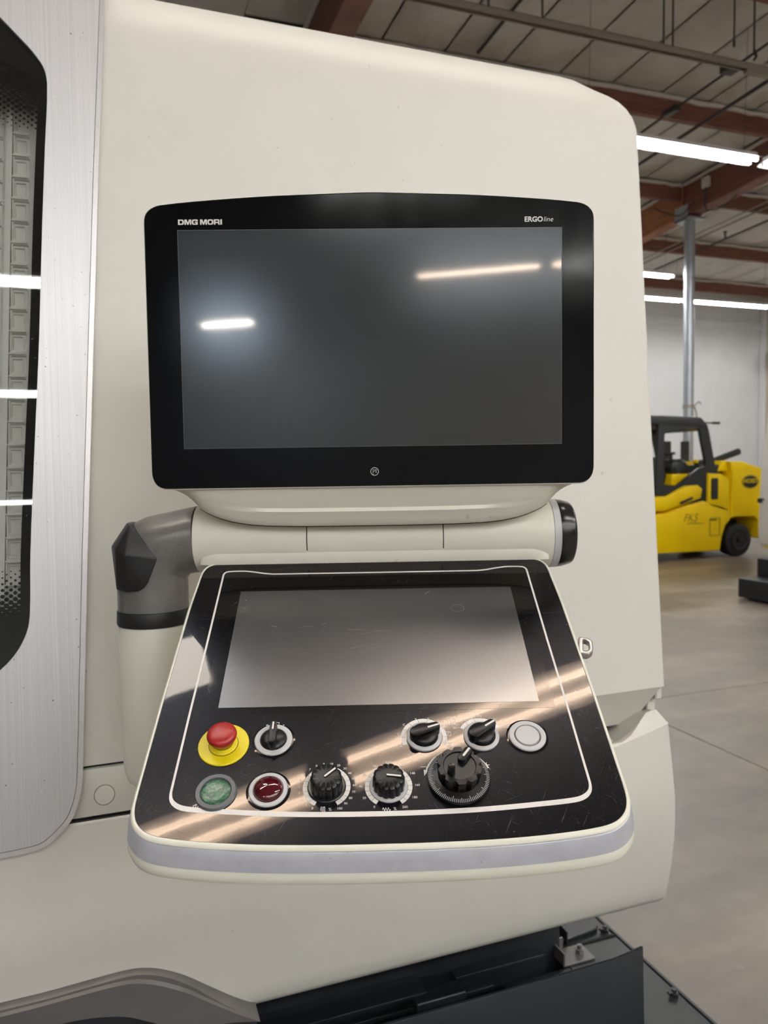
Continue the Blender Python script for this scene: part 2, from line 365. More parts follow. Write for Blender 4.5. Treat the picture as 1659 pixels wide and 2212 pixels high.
# sloping roof deck with sagging insulation bays under it
def slope_box(x0, x1, y0, y1, dz0, dz1):
    return [(x, y, zc(y)+d) for x in (x0, x1) for y in (y0, y1) for d in (dz0, dz1)], [(0, 1, 3, 2), (4, 6, 7, 5), (0, 4, 5, 1), (2, 3, 7, 6), (0, 2, 6, 4), (1, 5, 7, 3)]
ceiling = struct('ceiling', join(slope_box(X0-.3, X1+.3, Y0-.3, Y1+.3, .10, .3), slope_box(X0, 1.6, Y0, Y1, 0, .09), slope_box(1.6, X1, Y0, 1.6, 0, .09)), M['foil'])
beamY = [1.62+2.37*k for k in range(7)]            # lines of the purlins
seamX = [1.6+.81*k for k in range(20)]
def bay(l, w_, seed):
    rnd = random.Random(seed); nx, ny = 6, 9; V, F = [], []
    for i in range(nx+1):
        for j in range(ny+1):
            u, v = i/nx, j/ny; e = min(1, 4*u*(1-u))*min(1, 6*v*(1-v))
            V.append((u*w_, v*l, -.02-.075*e*rnd.uniform(.5, 1.25)-.044*v*l))
    n = ny+1
    for i in range(nx):
        for j in range(ny): F.append((i*n+j, (i+1)*n+j, (i+1)*n+j+1, i*n+j+1))
    return V, F
bays = [mesh('insulation_panel', bay(2.37-.09, .81-.03, s), M['foil'], 60) for s in range(5)]
for y in beamY:
    for x in seamX[:-1]:
        if y < Y1-.5: add('insulation_panel', random.choice(bays), ceiling, (x+.015, y+.045, zc(y+.045)+.035))
def beamX(x0, x1, y, h, label, mat='timber'):
    g = [(x, y+dy, zc(y)+dz) for x in (x0, x1) for dy in (-.05, .05) for dz in (-h, 0)], [(0, 1, 3, 2), (4, 6, 7, 5), (0, 4, 5, 1), (2, 3, 7, 6), (0, 2, 6, 4), (1, 5, 7, 3)]
    o = struct('beam', bevel(g, .008, 1), M[mat])
    e = [(x0, y-.055, zc(y)-.02)]+[(x0+(x1-x0)*k/40, y-.055+random.uniform(-.012, .006), zc(y)-.03+random.uniform(-.012, .01)) for k in range(1, 40)]+[(x1, y-.055, zc(y)-.02)]
    obj('insulation_edge', tube(e, .032, 6), M['foil_edge'], o)
    return o
for y in beamY[1:]:
    beamX(2.62, 9.68, y, .30, ''); beamX(10.0, X1, y, .30, '')
def girder(x0, x1, y0, y1, h, mat):
    n = 2; g = [(x, y, zc(y)+dz-.02) for x in (x0, x1) for y in (y0, y1) for dz in (-h, 0)], [(0, 1, 3, 2), (4, 6, 7, 5), (0, 4, 5, 1), (2, 3, 7, 6), (0, 2, 6, 4), (1, 5, 7, 3)]
    o = struct('beam', bevel(g, .01, 1), M[mat])
    obj('insulation_edge', tube([(x0-.01, y0+(y1-y0)*k/30, zc(y0+(y1-y0)*k/30)-.045+random.uniform(-.01, .01)) for k in range(31)], .03, 6), M['foil_edge'], o)
    return o
girder(9.70, 9.98, 2.0, 10.98, .56, 'timber'); girder(9.70, 9.98, 11.02, Y1-.02, .56, 'timber_orange')
girder(2.30, 2.58, 2.0, Y1-.02, .56, 'timber')
# pipe column with a welded saddle
col = struct('column', mv(lathe([(0, 0), (.09, 0), (.09, 5.78), (0, 5.78)], 28), 9.84, 11.0, 0), M['column'])
obj('saddle', join(box(9.68, 9.698, 10.88, 11.2, 5.76, 6.02, .006, 1), box(9.982, 10.0, 10.88, 11.2, 5.76, 6.02, .006, 1), box(9.68, 10.0, 10.82, 11.2, 5.76, 5.80, .004, 1)), M['column'], col)
obj('base_plate', box(9.64, 10.04, 10.8, 11.2, 0, .02, .004, 1), M['column'], col)
obj('strap', join(mv(ring(.09, .098, 2.48, 2.54), 9.84, 11.0, 0), tube([(9.93, 10.95, 2.52), (10.02, 10.94, 2.6), (10.07, 10.94, 2.56)], .012, 6), tube([(9.92, 10.93, 2.5), (9.96, 10.92, 2.36), (9.94, 10.92, 2.28)], .014, 6)), M['beige_pipe'], col)
# conduits, hangers and sprinkler lines under the roof
def runY(name, x, y0, y1, drop, r, mat, label, cat, **kw):
    return thing(name, label, cat, (x, y0, zc(y0)-drop), g=tube([(0, y, zc(y0+y)-zc(y0)) for y in [(y1-y0)*k/6 for k in range(7)]], r, 8), mat=M[mat], **kw)
ch = thing('strut_channel', 'long beige strut channel hung on rods below the roof, running above the machine top', 'channel', (2.62, 6.78, 5.87), g=join(box(0, 11.5, -.035, -.028, -.02, .045), box(0, 11.5, .028, .035, -.02, .045), box(0, 11.5, -.035, .035, .04, .047), box(4.2, 7.2, -.03, .03, -.055, -.02)), mat=M['beige_pipe'])
for x in (.35, 1.0, 1.6, 3.08, 3.2, 5.9, 8.4): obj('hanger_rod', tube([(x, 0, .03), (x, 0, zc(6.78)+.03-5.87)], .011, 6), M['conduit_dark'], ch)
for x, z0 in ((6.3, 5.86), (6.57, 5.82)):
    thing('hanger_rod', {6.3: 'thin loose rod with a blunt end, left of the pair by the strut channel', 6.57: 'thin loose rod with a small hook, right of the pair by the strut channel'}[x], 'rod', (x, 6.42, z0), g=join(tube([(0, 0, 0), (0, 0, zc(6.42)-z0-.02)], .011, 6), tube([(0, 0, .02), (.03, 0, -.04), (.0, 0, -.08)] if x > 6.4 else [(0, 0, .03), (0, 0, -.03)], .016, 6)), mat=M['conduit_dark'], group='loose hanging rods')
a = runY('conduit', 7.02, 2.0, 9.6, .50, .016, 'conduit_dark', 'dark conduit with a diamond-shaped junction box under the near roof bay', 'conduit')
obj('junction_box', mv(box(-.09, .09, -.09, .09, -.03, .06, .015), 0, 5.2, zc(7.2)-zc(2.0)), M['conduit_dark'], a)
obj('junction_box', mv(box(-.05, .05, -.12, .12, -.03, .04, .01), 0, 6.2, zc(8.2)-zc(2.0)), M['conduit_dark'], a)
runY('sprinkler_pipe', 7.62, 2.0, 10.8, .52, .024, 'conduit_dark', 'brown-black sprinkler pipe crossing the first purlin', 'pipe')
runY('conduit', 11.1, 3.0, 16.5, .36, .014, 'conduit', 'slim grey conduit beyond the near girder, upper of a close pair', 'conduit', group='twin conduits right of the girder')
runY('conduit', 11.32, 3.0, 16.5, .36, .014, 'conduit', 'slim grey conduit beyond the near girder, lower of a close pair', 'conduit', group='twin conduits right of the girder')
a = runY('sprinkler_pipe', 11.8, 3.0, 16.5, .40, .022, 'conduit_dark', 'dark sprinkler pipe with an upright head, right of the twin grey conduits', 'pipe')
obj('sprinkler_head', join(tube([(0, 9.2, -.38), (0, 9.2, -.26)], .02, 6), mv(lathe([(0, -.27), (.04, -.27), (.04, -.255), (0, -.255)], 12), 0, 9.2, 0)), M['conduit_dark'], a)
runY('conduit', 4.34, 4.2, 8.4, .1, .02, 'conduit_dark', 'short dark pipe along the roof seam above the machine top edge', 'conduit')
thing('electrical_box', 'white electrical box with a looped cable on the side of the timber girder', 'box', (9.66, 10.42, 6.22), g=box(-.04, .03, -.08, .08, -.09, .09, .02), mat=M['foil_edge'])
thing('cable', 'dark cable looping down beside the timber girder', 'cable', (9.64, 10.42, 6.13), g=tube([(0, 0, 0), (0, 0, -.3), (0, -.05, -.4), (.0, -.25, -.44), (.02, -.5, -.4), (.1, -.6, -.3)], .012, 6), mat=M['conduit_dark'])
thing('cable', 'dark cable draped across the column saddle', 'cable', (9.62, 11.7, 6.2), g=tube([(0, 0, 0), (0, -.3, -.18), (0, -.62, -.34), (0, -.75, -.36), (0, -.9, -.3), (.05, -1.0, -.2)], .012, 6), mat=M['conduit_dark'])

# ------------------------------------------------------------------ fluorescent strip lights
def make_light(L=2.44, tm='tube'):
    t_ = add('strip_light', None)
    obj('housing', join(box(0, L, -.055, .055, .03, .085, .006, 1), loft([[(x, -.13, .006), (x, -.055, .045), (x, .055, .045), (x, .13, .006), (x, .13, .002), (x, .05, .04), (x, -.05, .04), (x, -.13, .002)] for x in (0, L)])), M['fixture'], t_)
    for y in (-.058, .058):
        obj('tube', tube([(.03, y, 0), (L-.03, y, 0)], .019, 10), M[tm], t_)
    lh = mesh('lamp_holder', box(0, .022, -.022, .022, -.024, .035, .004, 1), M['fixture'])
    for x in (.006, L-.028):
        for y in (-.058, .058): add('lamp_holder', lh, t_, (x, y, 0))
    wr_ = mesh('hanging_wire', tube([(0, 0, 0), (.04, 0, 1)], .0025, 5), M['conduit_dark'])
    for x in (.12, L-.16): add('hanging_wire', wr_, t_, (x, 0, .08))
    return t_
LZ = 5.05
proto = make_light(); proto['category'] = 'light'
half = make_light(1.5, 'tube_cool'); half['category'] = 'light'; warm = make_light(2.44, 'tube_warm'); warm['category'] = 'light'
def light(x, y, label, group, src=None):
    o = dup(src or proto, (x, y, LZ), label)
    for c in o.children:
        if c.name.startswith('hanging_wire'): c.scale = (1, 1, zc(y)-LZ-.12)
    o['group'] = group; return o
VIS = (('long bright twin-tube strip light beside the top corner of the machine', 4.88, 7.13), ('strip light cut by the right picture edge, end to end with the brightest one', 7.50, 7.13),
       ('short-looking strip light left of the galvanised column, above the far row', 7.82, 11.93), ('far strip light running behind the galvanised column', 9.53, 13.6),
       ('long far strip light right of the column, before the white back wall', 12.02, 13.6), ('strip light in the far row past the right picture edge', 14.66, 13.6))
for lb, x, y in VIS: light(x, y, lb, 'ceiling strip lights')
OUT = ((1.05, (-2.44, .20), 'twin-tube strip light overhead, seen as streaks in the glossy panel film', warm),
       (-4.62, (-2.9, -.20, 2.5), 'strip light behind the viewer, upper streak in the door glass', None),
       (-7.47, (-3.1, -.40, 2.3), 'strip light farther behind the viewer, lower streak in the door glass', None),
       (-13.15, (-3.36, -.72), 'strip light far behind the viewer, right-hand streak in the monitor', None),
       (-16.55, (-10.25,), 'short strip light at the far end, left-hand glow in the monitor', half))
for y, xs_, lb, src in OUT:
    for x in xs_: light(x, y, lb, 'strip lights out of the picture', src)
for lb, pts in (('added strip light to the right behind the viewer, unseen, brightening the console front', ((1.7, -1.9), (4.4, -1.9), (7.1, -1.9), (5.2, -4.62), (7.9, -4.62), (5.0, -7.47), (7.7, -7.47), (2.4, -10.2), (5.1, -10.2), (7.8, -10.2), (2.2, -13.15), (4.9, -13.15))),  # added lamps with no seen source, raising light on the machine and console fronts
                ('added unseen strip light in the far row behind the cream machine, brightening the wall', ((6.6, 13.6), (3.9, 13.6), (5.1, 11.93))),  # lamps added out of sight to lift the back wall
                ('strip light over the left aisle, out of the picture', ((-6.5, 4.6), (-6.5, -4.62))),
                ('added strip light over the right aisle, out of the picture, brightening the forklift', ((7.6, 3.0), (10.3, 3.0), (13.0, 3.0)))):  # lamps added off to the side to light forklift and floor
    for x, y in pts: light(x, y, lb, 'strip lights out of the picture')
for o in (proto, half, warm):
    for c in list(o.children): bpy.data.objects.remove(c)
    bpy.data.objects.remove(o)
# a wider luminaire above the left of the machine (seen as the white patch on the control panel)
wl = thing('panel_light', 'short wide luminaire above the sliding door, seen as a white patch on the panel', 'light', (-1.13, 1.98, LZ))
obj('housing', join(box(0, .75, -.17, .17, .02, .09, .008, 1)), M['fixture'], wl)
obj('diffuser', box(.02, .73, -.155, .155, -.005, .022, .006, 1), M['tube_soft'], wl)
for x in (.12, .63): obj('hanging_wire', tube([(x, 0, .08), (x, 0, 1.7)], .004, 5), M['conduit_dark'], wl)

# ------------------------------------------------------------------ roll-up door on the right wall
rX = Matrix.Rotation(R(90), 4, 'X')
d = struct('door_1', box(X1-.05, X1, 12.0, 15.9, 0, 4.0), M['wall'])
sl_ = mesh('slat', box(X1-.075, X1-.05, 12.05, 15.85, .02, .115, .006, 1), M['white_machine'])
for k in range(40): add('slat', sl_, d, (0, 0, .1*k))
obj('drum_hood', xf(lathe([(0, 0), (.24, 0), (.24, 4.3), (0, 4.3)], 20), Matrix.Translation((X1-.26, 16.1, 4.42)) @ rX), M['column'], d)
for y in (11.9, 15.95): obj('guide_rail', box(X1-.14, X1-.02, y-.07, y+.07, 0, 4.3, .01, 1), M['wall_beige'], d)
struct('trim_2', box(X1-.1, X1-.02, Y1-.22, Y1-.02, 0, 6.1, .01, 1), M['wall'])

# ------------------------------------------------------------------ forklift
FX, FY = 9.0, 9.35
fk = thing('forklift', 'yellow and black forklift truck parked in front of the white back wall', 'forklift', (FX, FY, 0))
def F_(name, pts, y0, y1, mat, bev=.03, parent=fk, **kw):
    g = xf(prism([(x-FX, z) for x, z in pts], -y1, -y0, bev), Matrix.Rotation(R(90), 4, 'X'))
    return obj(name, g, M[mat], parent, **kw)
ch_ = F_('chassis', [(6.6, .14), (9.02, .12), (9.06, .35), (9.13, .52), (9.22, .60), (9.21, .76), (9.04, .84), (8.68, .91), (8.30, .84), (7.95, .74), (6.6, .70)], 0, 1.25, 'fk_yellow', .03)
F_('side_hood', [(6.7, .74), (7.97, .775), (8.63, .95), (8.66, 1.1), (8.58, 1.16), (8.32, 1.15), (7.98, 1.0), (6.7, .98)], -.01, 1.2, 'fk_yellow', .04)
obj('grab_slot', xf(prism(rpoly([(8.21-FX, .865, .012), (8.45-FX, .945, .012), (8.45-FX, .985, .012), (8.21-FX, .905, .012)]), .0, .025), Matrix.Rotation(R(90), 4, 'X')), M['fk_black'], fk)
F_('battery_hood', [(8.77, .82), (9.20, .70), (9.20, 1.22), (9.12, 1.29), (9.02, 1.325), (8.77, 1.34)], 0, 1.2, 'fk_yellow', .03)
obj('vent_louvre', join(xf(prism(rpoly([(8.82-FX, .93, .02), (8.95-FX, .93, .02), (8.95-FX, 1.26, .02), (8.82-FX, 1.26, .02)]), -.001, .012), Matrix.Rotation(R(90), 4, 'X')), *[box(8.83-FX, 8.94-FX, -.022, -.008, .95+.05*k, .975+.05*k) for k in range(6)]), M['fk_black'], fk)
cwp = [(9.22, .70), (9.24, .62), (9.33, .64), (9.71, .63), (9.78, .56), (9.80, .30), (9.94, .26), (9.98, .55), (9.93, .80), (9.97, 1.1), (9.93, 1.385), (9.45, 1.515), (9.20, 1.52), (9.24, 1.30)]
F_('counterweight', cwp, 0, 1.25, 'fk_yellow', .035)
F_('counterweight_step', [(9.05, 1.36), (9.30, 1.36), (9.20, 1.53), (9.12, 1.53)], .1, 1.15, 'fk_yellow', .02)
F_('engine_bay', [(8.85, 1.33), (9.18, 1.33), (9.12, 1.47), (8.9, 1.46)], .12, 1.1, 'fk_black', .02)
for y in (.02, .95):
    wh = obj('wheel', xf(lathe([(0, -.13), (.20, -.13), (.255, -.10), (.265, -.02), (.265, .06), (.255, .11), (.20, .13), (0, .13)], 36), Matrix.Translation((9.43-FX, y+.14, .265)) @ Matrix.Rotation(R(90), 4, 'X')), M['tyre'], fk)
    obj('hub', xf(lathe([(.17, 0), (.17, .012), (.15, .012), (.14, .004), (.06, .004), (.055, .03), (0, .035)], 24), Matrix.Translation((9.43-FX, y+.01, .265)) @ Matrix.Rotation(R(90), 4, 'X')), M['hub'], wh)
    wh2 = obj('wheel', xf(lathe([(0, -.13), (.22, -.13), (.30, -.10), (.31, 0), (.30, .11), (.22, .13), (0, .13)], 36), Matrix.Translation((7.0-FX, y+.14, .31)) @ Matrix.Rotation(R(90), 4, 'X')), M['tyre'], fk)
F_('wheel_well', [(9.08, .10), (9.72, .12), (9.76, .55), (9.35, .62), (9.16, .5)], .42, .9, 'fk_black', .01)
# overhead guard: near and far side frames with a window opening, and the roof
def guard(y):
    v = lambda pts: [(x-FX, z) for x, z in pts]
    outer = rpoly([(8.70, .78, .02), (8.93, .90, .02), (8.965, 1.33, .05), (8.80, 2.02, .1), (8.66, 2.19, .12), (7.86, 2.225, .03), (7.80, 1.0, .02), (8.2, 1.0, .02)], 5)
    inner = rpoly([(8.62, 1.42, .05), (8.74, 1.44, .04), (8.75, 1.5, .02), (8.62, 2.02, .03), (8.58, 2.04, .02), (7.96, 1.96, .05), (7.945, 1.18, .02), (8.2, 1.16, .02)], 5)
    n = len(outer)
    return xf(band(v(outer), v(inner), -y-.05, -y), Matrix.Rotation(R(90), 4, 'X'))
for y in (.04, 1.12): obj('guard_frame', guard(y), M['fk_black'], fk)
F_('guard_roof', rpoly([(6.9, 2.12), (8.60, 2.06), (8.77, 2.0), (8.80, 2.06, .05), (8.65, 2.205, .1), (6.9, 2.245)], 4), .03, 1.18, 'fk_black', .02)
for y in (.04, 1.12): F_('front_post', [(7.05, .95), (7.13, .95), (7.03, 2.15), (6.95, 2.15)], y, y+.06, 'fk_black', .01)
# seat, controls, tank
st_ = obj('seat', xf(prism(rpoly([(7.84-FX, 1.12, .06), (8.24-FX, 1.12, .05), (8.30-FX, 1.30, .08), (8.20-FX, 1.60, .12), (7.98-FX, 1.60, .16), (7.82-FX, 1.36, .1)], 6), -.85, -.35, .07), Matrix.Rotation(R(90), 4, 'X')), M['fk_seat'], fk)
obj('seat_cushion', box(7.3-FX, 7.9-FX, .3, .9, 1.0, 1.14, .04), M['fk_seat'], st_)
obj('gas_tank', xf(lathe([(0, 0), (.12, .01), (.17, .06), (.17, .6), (.12, .66), (0, .67)], 20), Matrix.Translation((8.52-FX, .95, 1.40)) @ Matrix.Rotation(R(90), 4, 'X')), M['fk_black'], fk)
obj('tank_valve', join(tube([(8.43-FX, .45, 1.5), (8.43-FX, .45, 1.66)], .03, 8), tube([(8.33-FX, .45, 1.64), (8.50-FX, .45, 1.66)], .022, 8)), M['fk_black'], fk)
obj('intake_pipe', tube([(8.98-FX, .5, 1.49), (9.3-FX, .5, 1.52), (9.86-FX, .5, 1.68)], .055, 14), M['fk_black'], fk)
obj('antenna_rod', join(tube([(8.72-FX, .1, 2.12), (9.08-FX, .1, 2.12)], .012, 6), tube([(8.93-FX, .1, 2.12), (9.06-FX, .1, 2.12)], .02, 6)), M['fk_black'], fk)
obj('control_console', join(box(7.95-FX, 8.25-FX, .12, .4, 1.0, 1.12, .02), box(7.7-FX, 8.25-FX, .1, 1.1, .95, 1.02, .01)), M['fk_black'], fk)
obj('side_step', box(8.28-FX, 8.62-FX, .25, .9, 1.1, 1.33, .02), M['fk_yellow'], fk)
obj('warning_lamp', mv(lathe([(0, 0), (.05, 0), (.045, .05), (0, .06)], 14), 8.97-FX, .5, 1.50), M['fk_yellow'], fk)
for y in (.35, .85): obj('mast_rail', box(6.35-FX, 6.5-FX, y, y+.1, .05, 2.0, .01, 1), M['fk_black'], fk)
for x0, x1 in ((8.93, 9.15), (9.41, 9.54)): obj('side_upright', box(x0-FX, x1-FX, 1.27, 1.36, .3, 1.88, .01, 1), M['fk_black'], fk)
for y in (.3, .9): obj('fork_tine', box(5.2-FX, 6.4-FX, y, y+.1, .05, .09, .006, 1), M['fk_black'], fk)
# badge and lettering
bd = obj('badge', xf(prism([(9.605-FX+.17*c, 1.19+.108*s) for c, s in circ(1, 36)], -.0, .008, .002), rX), M['fk_black'], fk)
obj('badge_ring', xf(band([(9.605-FX+.165*c, 1.19+.104*s) for c, s in circ(1, 36)], [(9.605-FX+.158*c, 1.19+.098*s) for c, s in circ(1, 36)], .007, .0095), rX), M['fk_yellow'], bd)
obj('badge_lettering', xf(mv(text('HOIST', .092, .02, 1.15, h=0), 9.605-FX, 1.20, .0095), rX), M['fk_yellow'], bd)
obj('side_lettering', xf(join(mv(text('FKS', .17, -.012, 1.0, .35, h=0), 8.42-FX, .655, .001), stroke([(8.36-FX, .565), (8.68-FX, .565)], .008, .001, .001), stroke([(8.40-FX, .585), (8.55-FX, .585)], .006, .001, .001)), rX), M['fk_black'], fk)
obj('fuel_door', xf(join(band(rpoly([(8.80-FX, .36, .02), (9.0-FX, .36, .02), (9.0-FX, .64, .02), (8.80-FX, .64, .02)]), rpoly([(8.806-FX, .366, .02), (8.994-FX, .366, .02), (8.994-FX, .634, .02), (8.806-FX, .634, .02)]), 0, .004), prism(rpoly([(8.82-FX, .60, .01), (8.93-FX, .60, .01), (8.93-FX, .62, .01), (8.82-FX, .62, .01)]), 0, .01)), rX), M['fk_black'], fk)

# ------------------------------------------------------------------ white machine and steps at the right picture edge
wm = thing('white_machine', 'white machine cover leaning at the right picture edge, beside the forklift', 'machine', (7.85, 6.6, 0))
obj('cover', xf(prism(rpoly([(.0, .60), (.03, .42, .05), (1.8, .42), (1.8, 2.5), (.20, 2.5, .05), (.035, 1.38)], 4), -.9, 0, .03), rX), M['white_machine'], wm)
rL = Matrix.Rotation(R(-90), 4, 'Z') @ rX            # outlines facing the aisle on the left flank
obj('foot_recess', xf(prism(rpoly([(-.82, .46, .02), (-.1, .46, .02), (-.1, .70, .02), (-.82, .70, .04)], 3), -.03, .004), Matrix.Translation((.028, 0, 0)) @ rL), M['black_deep'], wm)
obj('bed', box(.3, 1.8, .1, .85, 0, .43), M['black_steel'], wm)
obj('floor_strip', box(.05, .12, .1, .85, .40, .425), M['fk_yellow'], wm)
for y, z in ((-.84, 1.02), (-.74, 1.55)): obj('screw', xf(lathe([(0, 0), (.018, 0), (.014, .008), (0, .009)], 10), Matrix.Translation((.012+(z-.6)*.035+max(0, z-1.38)*.1, -y, z)) @ Matrix.Rotation(R(-90), 4, 'Y')), M['bolt'], wm)
obj('latch', box(-.05, .01, .84, .88, .98, 1.04, .008, 1), M['bolt'], wm)
ps = thing('step_block', 'stepped black steel block on the floor at the right picture edge, before the white machine', 'step', (6.49, 5.7, 0))
obj('lower_tread', box(0, .30, -.75, .77, .02, .235, .008, 1), M['black_steel'], ps)
obj('upper_tread', box(.262, .95, -.75, .765, .02, .44, .008, 1), M['black_steel'], ps)
for y in (-.6, .6): obj('foot_pad', box(.03, .8, y-.05, y+.05, 0, .022), M['rubber'], ps)
# ------------------------------------------------------------------ the cream machine tool (world axes: X along its front, Y into it)
LEAN = R(8); TL = math.tan(LEAN)
def py(z): return 1.30+(z-1.5)*TL                   # front plane
mt = thing('machine_tool', 'large cream enclosed lathe filling the picture behind the control console', 'machine', (.3, 1.6, 0))
def W(g): return mv(g, -.3, -1.6, 0)
def profile(zt, r, x, t, zb=1.047):
    """front profile of the upper cover, bottom to top, then back over the roof; t = share of the right-edge slant"""
    th0 = math.pi/2-LEAN
    # arc tangent to the plane whose sight-line tangent point lies at height zt
    a = R(31); k = r*(math.sin(math.pi/2-a)-math.sin(LEAN))  # rise of the arc from its start to the silhouette point
    zs = zt-k; ys = py(zs); cy, cz = ys+r*math.cos(LEAN), zs-r*math.sin(LEAN)
    pts = [(py(zb+(zs-zb)*i/14), zb+(zs-zb)*i/14) for i in range(15)]
    for i in range(1, 13):
        an = math.pi-LEAN-(math.pi-LEAN-math.pi/2)*i/12
        pts.append((cy+r*math.cos(an), cz+r*math.sin(an)))
    e = pts[-1]; pts += [(e[0]+.35, e[1]), (2.5, e[1]+.0)]
    return [(x+t*.057*(z-1.047)/1.165, y, z) for y, z in pts]
cols = [(x, 2.352, .16, 0) for x in (-.062, .2, .5, .75)]
edge = [(.895, 2.352, .16, 1), (.93, 2.348, .155, 1), (.98, 2.330, .14, 1), (1.01, 2.318, .12, 1), (1.026, 2.306, .10, 1), (1.038, 2.292, .085, 1), (1.046, 2.276, .07, 1), (1.050, 2.26, .06, 1)]
V = [profile(z, r, x, t) for x, z, r, t in cols+edge]
last = V[-1]
for dx, dy in ((.003, .003), (.0045, .008), (.005, .02), (.005, 1.0)): V.append([(x+dx, y+dy if y+dy < 2.5 or dy < .5 else max(y, 2.5), z-(.0 if dy < .01 else .0)) for x, y, z in last])
obj('upper_cover', W(loft([list(c) for c in V], False, False, closed=False)), M['cream'], mt, sm=50)
# underside return of the upper cover, sloping back into the grip pocket on the right
obj('cover_return', W(([(-.9, py(1.047), 1.047), (.70, py(1.047), 1.047), (.70, 1.31, 1.047), (-.9, 1.31, 1.047)], [(0, 1, 2, 3)])), M['cream'], mt)
# seam strip between upper cover and lower body, with its round plug
def ypl(z): return py(z)+.001
sp = obj('seam_strip', W(bevel(([(x, y, z) for x in (-.9, .72) for (y, z) in ((ypl(.9702), .9702), (ypl(1.0415), 1.0415), (1.30, 1.0415), (1.30, .9702))], [(0, 1, 2, 3), (7, 6, 5, 4), (0, 4, 5, 1), (1, 5, 6, 2), (2, 6, 7, 3), (3, 7, 4, 0)]), .0025, 2)), M['cream'], mt)
obj('seam_shadow_gap', W(join(box(-.9, .72, 1.233, 1.31, .9662, .9705), box(-.9, .72, 1.244, 1.31, 1.0415, 1.0468))), M['dark_line'], mt)
pm = Matrix.Translation((-.02, ypl(1.0)-.0002, 1.0)) @ Matrix.Rotation(R(90-8), 4, 'X')
obj('plug_cap', W(xf(lathe([(.0145, -.002), (.0145, .0006), (.0138, .0012), (0, .0014)], 40), pm)), M['cream'], sp)
obj('plug_seam', W(xf(ring(.0146, .0155, -.001, .0005, 0, 40), pm)), plain('plug_groove', srgb(120, 112, 96), .7), sp)
# lower body: bulging skirt, its top edge flaring up at the right
LB = [(1.236, .600), (1.2275, .612), (1.2195, .645), (1.2105, .69), (1.2035, .745), (1.2015, .79), (1.2020, .83), (1.2075, .87)]
def lower(x, zt, ch):
    pts = [(1.5, .585), (1.262, .588), (1.245, .592)]+LB
    pts += [(1.2075+(py(zt-ch)-.002-1.2075)*k, .87+(zt-ch-.87)*k) for k in (.33, .66, 1)]
    y = py(zt-ch)-.002; pts += [(y+ch*.6, zt), (y+ch*.6+.006, zt-.004), (1.5, zt-.024)]
    return [(x, a, b) for a, b in pts]
def lerp(tab, x):
    for (a, b), (c_, d_) in zip(tab, tab[1:]):
        if a <= x <= c_: return b+(d_-b)*(x-a)/(c_-a)
    return tab[0][1] if x < tab[0][0] else tab[-1][1]
TOP = [(.76, .9655), (.80, .963), (.86, .953), (.90, .950), (.938, .9515), (.948, .955), (.962, .961), (.978, .972), (.995, .985), (1.010, .996), (1.022, .9985), (1.035, 1.0), (1.0505, .976)]
FOLD = [(.76, .9625), (.80, .959), (.86, .946), (.92, .945), (.95, .951), (1.0, .962), (1.0505, .974)]
lx_ = [-.9, -.3, 0, .4, .7, .76, .80, .83, .86, .88, .90, .92, .938, .948, .955, .962, .970, .978, .987, .995, 1.003, 1.010, 1.016, 1.022, 1.030, 1.035, 1.040, 1.045, 1.0505]
V = [lower(x, lerp(TOP, x), max(.002, lerp(TOP, x)-lerp(FOLD, x))) for x in lx_]; nrow = len(V[0])
l = V[-1]
V += [[(x+.002, y+.002, z) for x, y, z in l], [(x+.003, y+.008, z) for x, y, z in l], [(x+.003, max(y, 2.4), z) for x, y, z in l]]
lo = obj('lower_cover', W(loft(V, False, False, closed=False)), M['cream'], mt, sm=40)
for e_ in lo.data.edges:                            # crisp fold under the top chamfer
    if all(v_ % nrow == nrow-4 for v_ in e_.vertices): e_.use_edge_sharp = True
# grip pocket on the right
obj('pocket_face', W(([(.70, py(1.047), 1.047), (1.044, py(1.047), 1.047), (1.030, 1.2425, 1.029), (1.008, 1.285, .962), (.70, 1.285, .962)], [(0, 1, 2, 3, 4)])), M['cream'], mt)
obj('pocket_floor', W(box(.70, 1.0, 1.225, 1.40, .935, .946, .003, 1)), M['cream'], mt)
obj('pocket_shade', W(box(.70, 1.052, 1.33, 1.34, .9, 1.06)), M['dark_line'], mt)  # black sheet stands in for the shade deep in the recess
obj('corner_post', W(join(box(1.030, 1.0505, 1.262, 1.30, .9, 1.02, .002, 1), box(1.036, 1.0525, 1.243, 1.30, 1.018, 1.045, .003, 1))), M['cream'], mt)
# grey arched trim at the lower left, with the black kick plate under it
tu = [(-.9, .70), (-.4, .715), (-.175, .721), (-.112, .722), (-.047, .726), (.001, .728), (.028, .725), (.056, .715), (.091, .694), (.127, .664), (.171, .627), (.205, .602)]
tl = [(-.9, .655), (-.4, .672), (-.177, .675), (-.139, .677), (-.081, .677), (-.035, .672), (.005, .661), (.047, .639), (.089, .622), (.12, .616), (.165, .609), (.204, .600)]
def spline(p, n):
    P = [Vector((a, b, 0)) for a, b in p]; out = []
    for i in range(len(P)-1):
        p0, p1, p2, p3 = P[max(i-1, 0)], P[i], P[i+1], P[min(i+2, len(P)-1)]
        for k in range(n):
            t_ = k/n; q = .5*((2*p1)+(p2-p0)*t_+(2*p0-5*p1+4*p2-p3)*t_*t_+(3*p1-p0-3*p2+p3)*t_**3); out.append((q.x, q.y))
    return out+[(P[-1].x, P[-1].y)]
u2, l2 = spline(tu, 5), spline(tl, 5)
rg = []
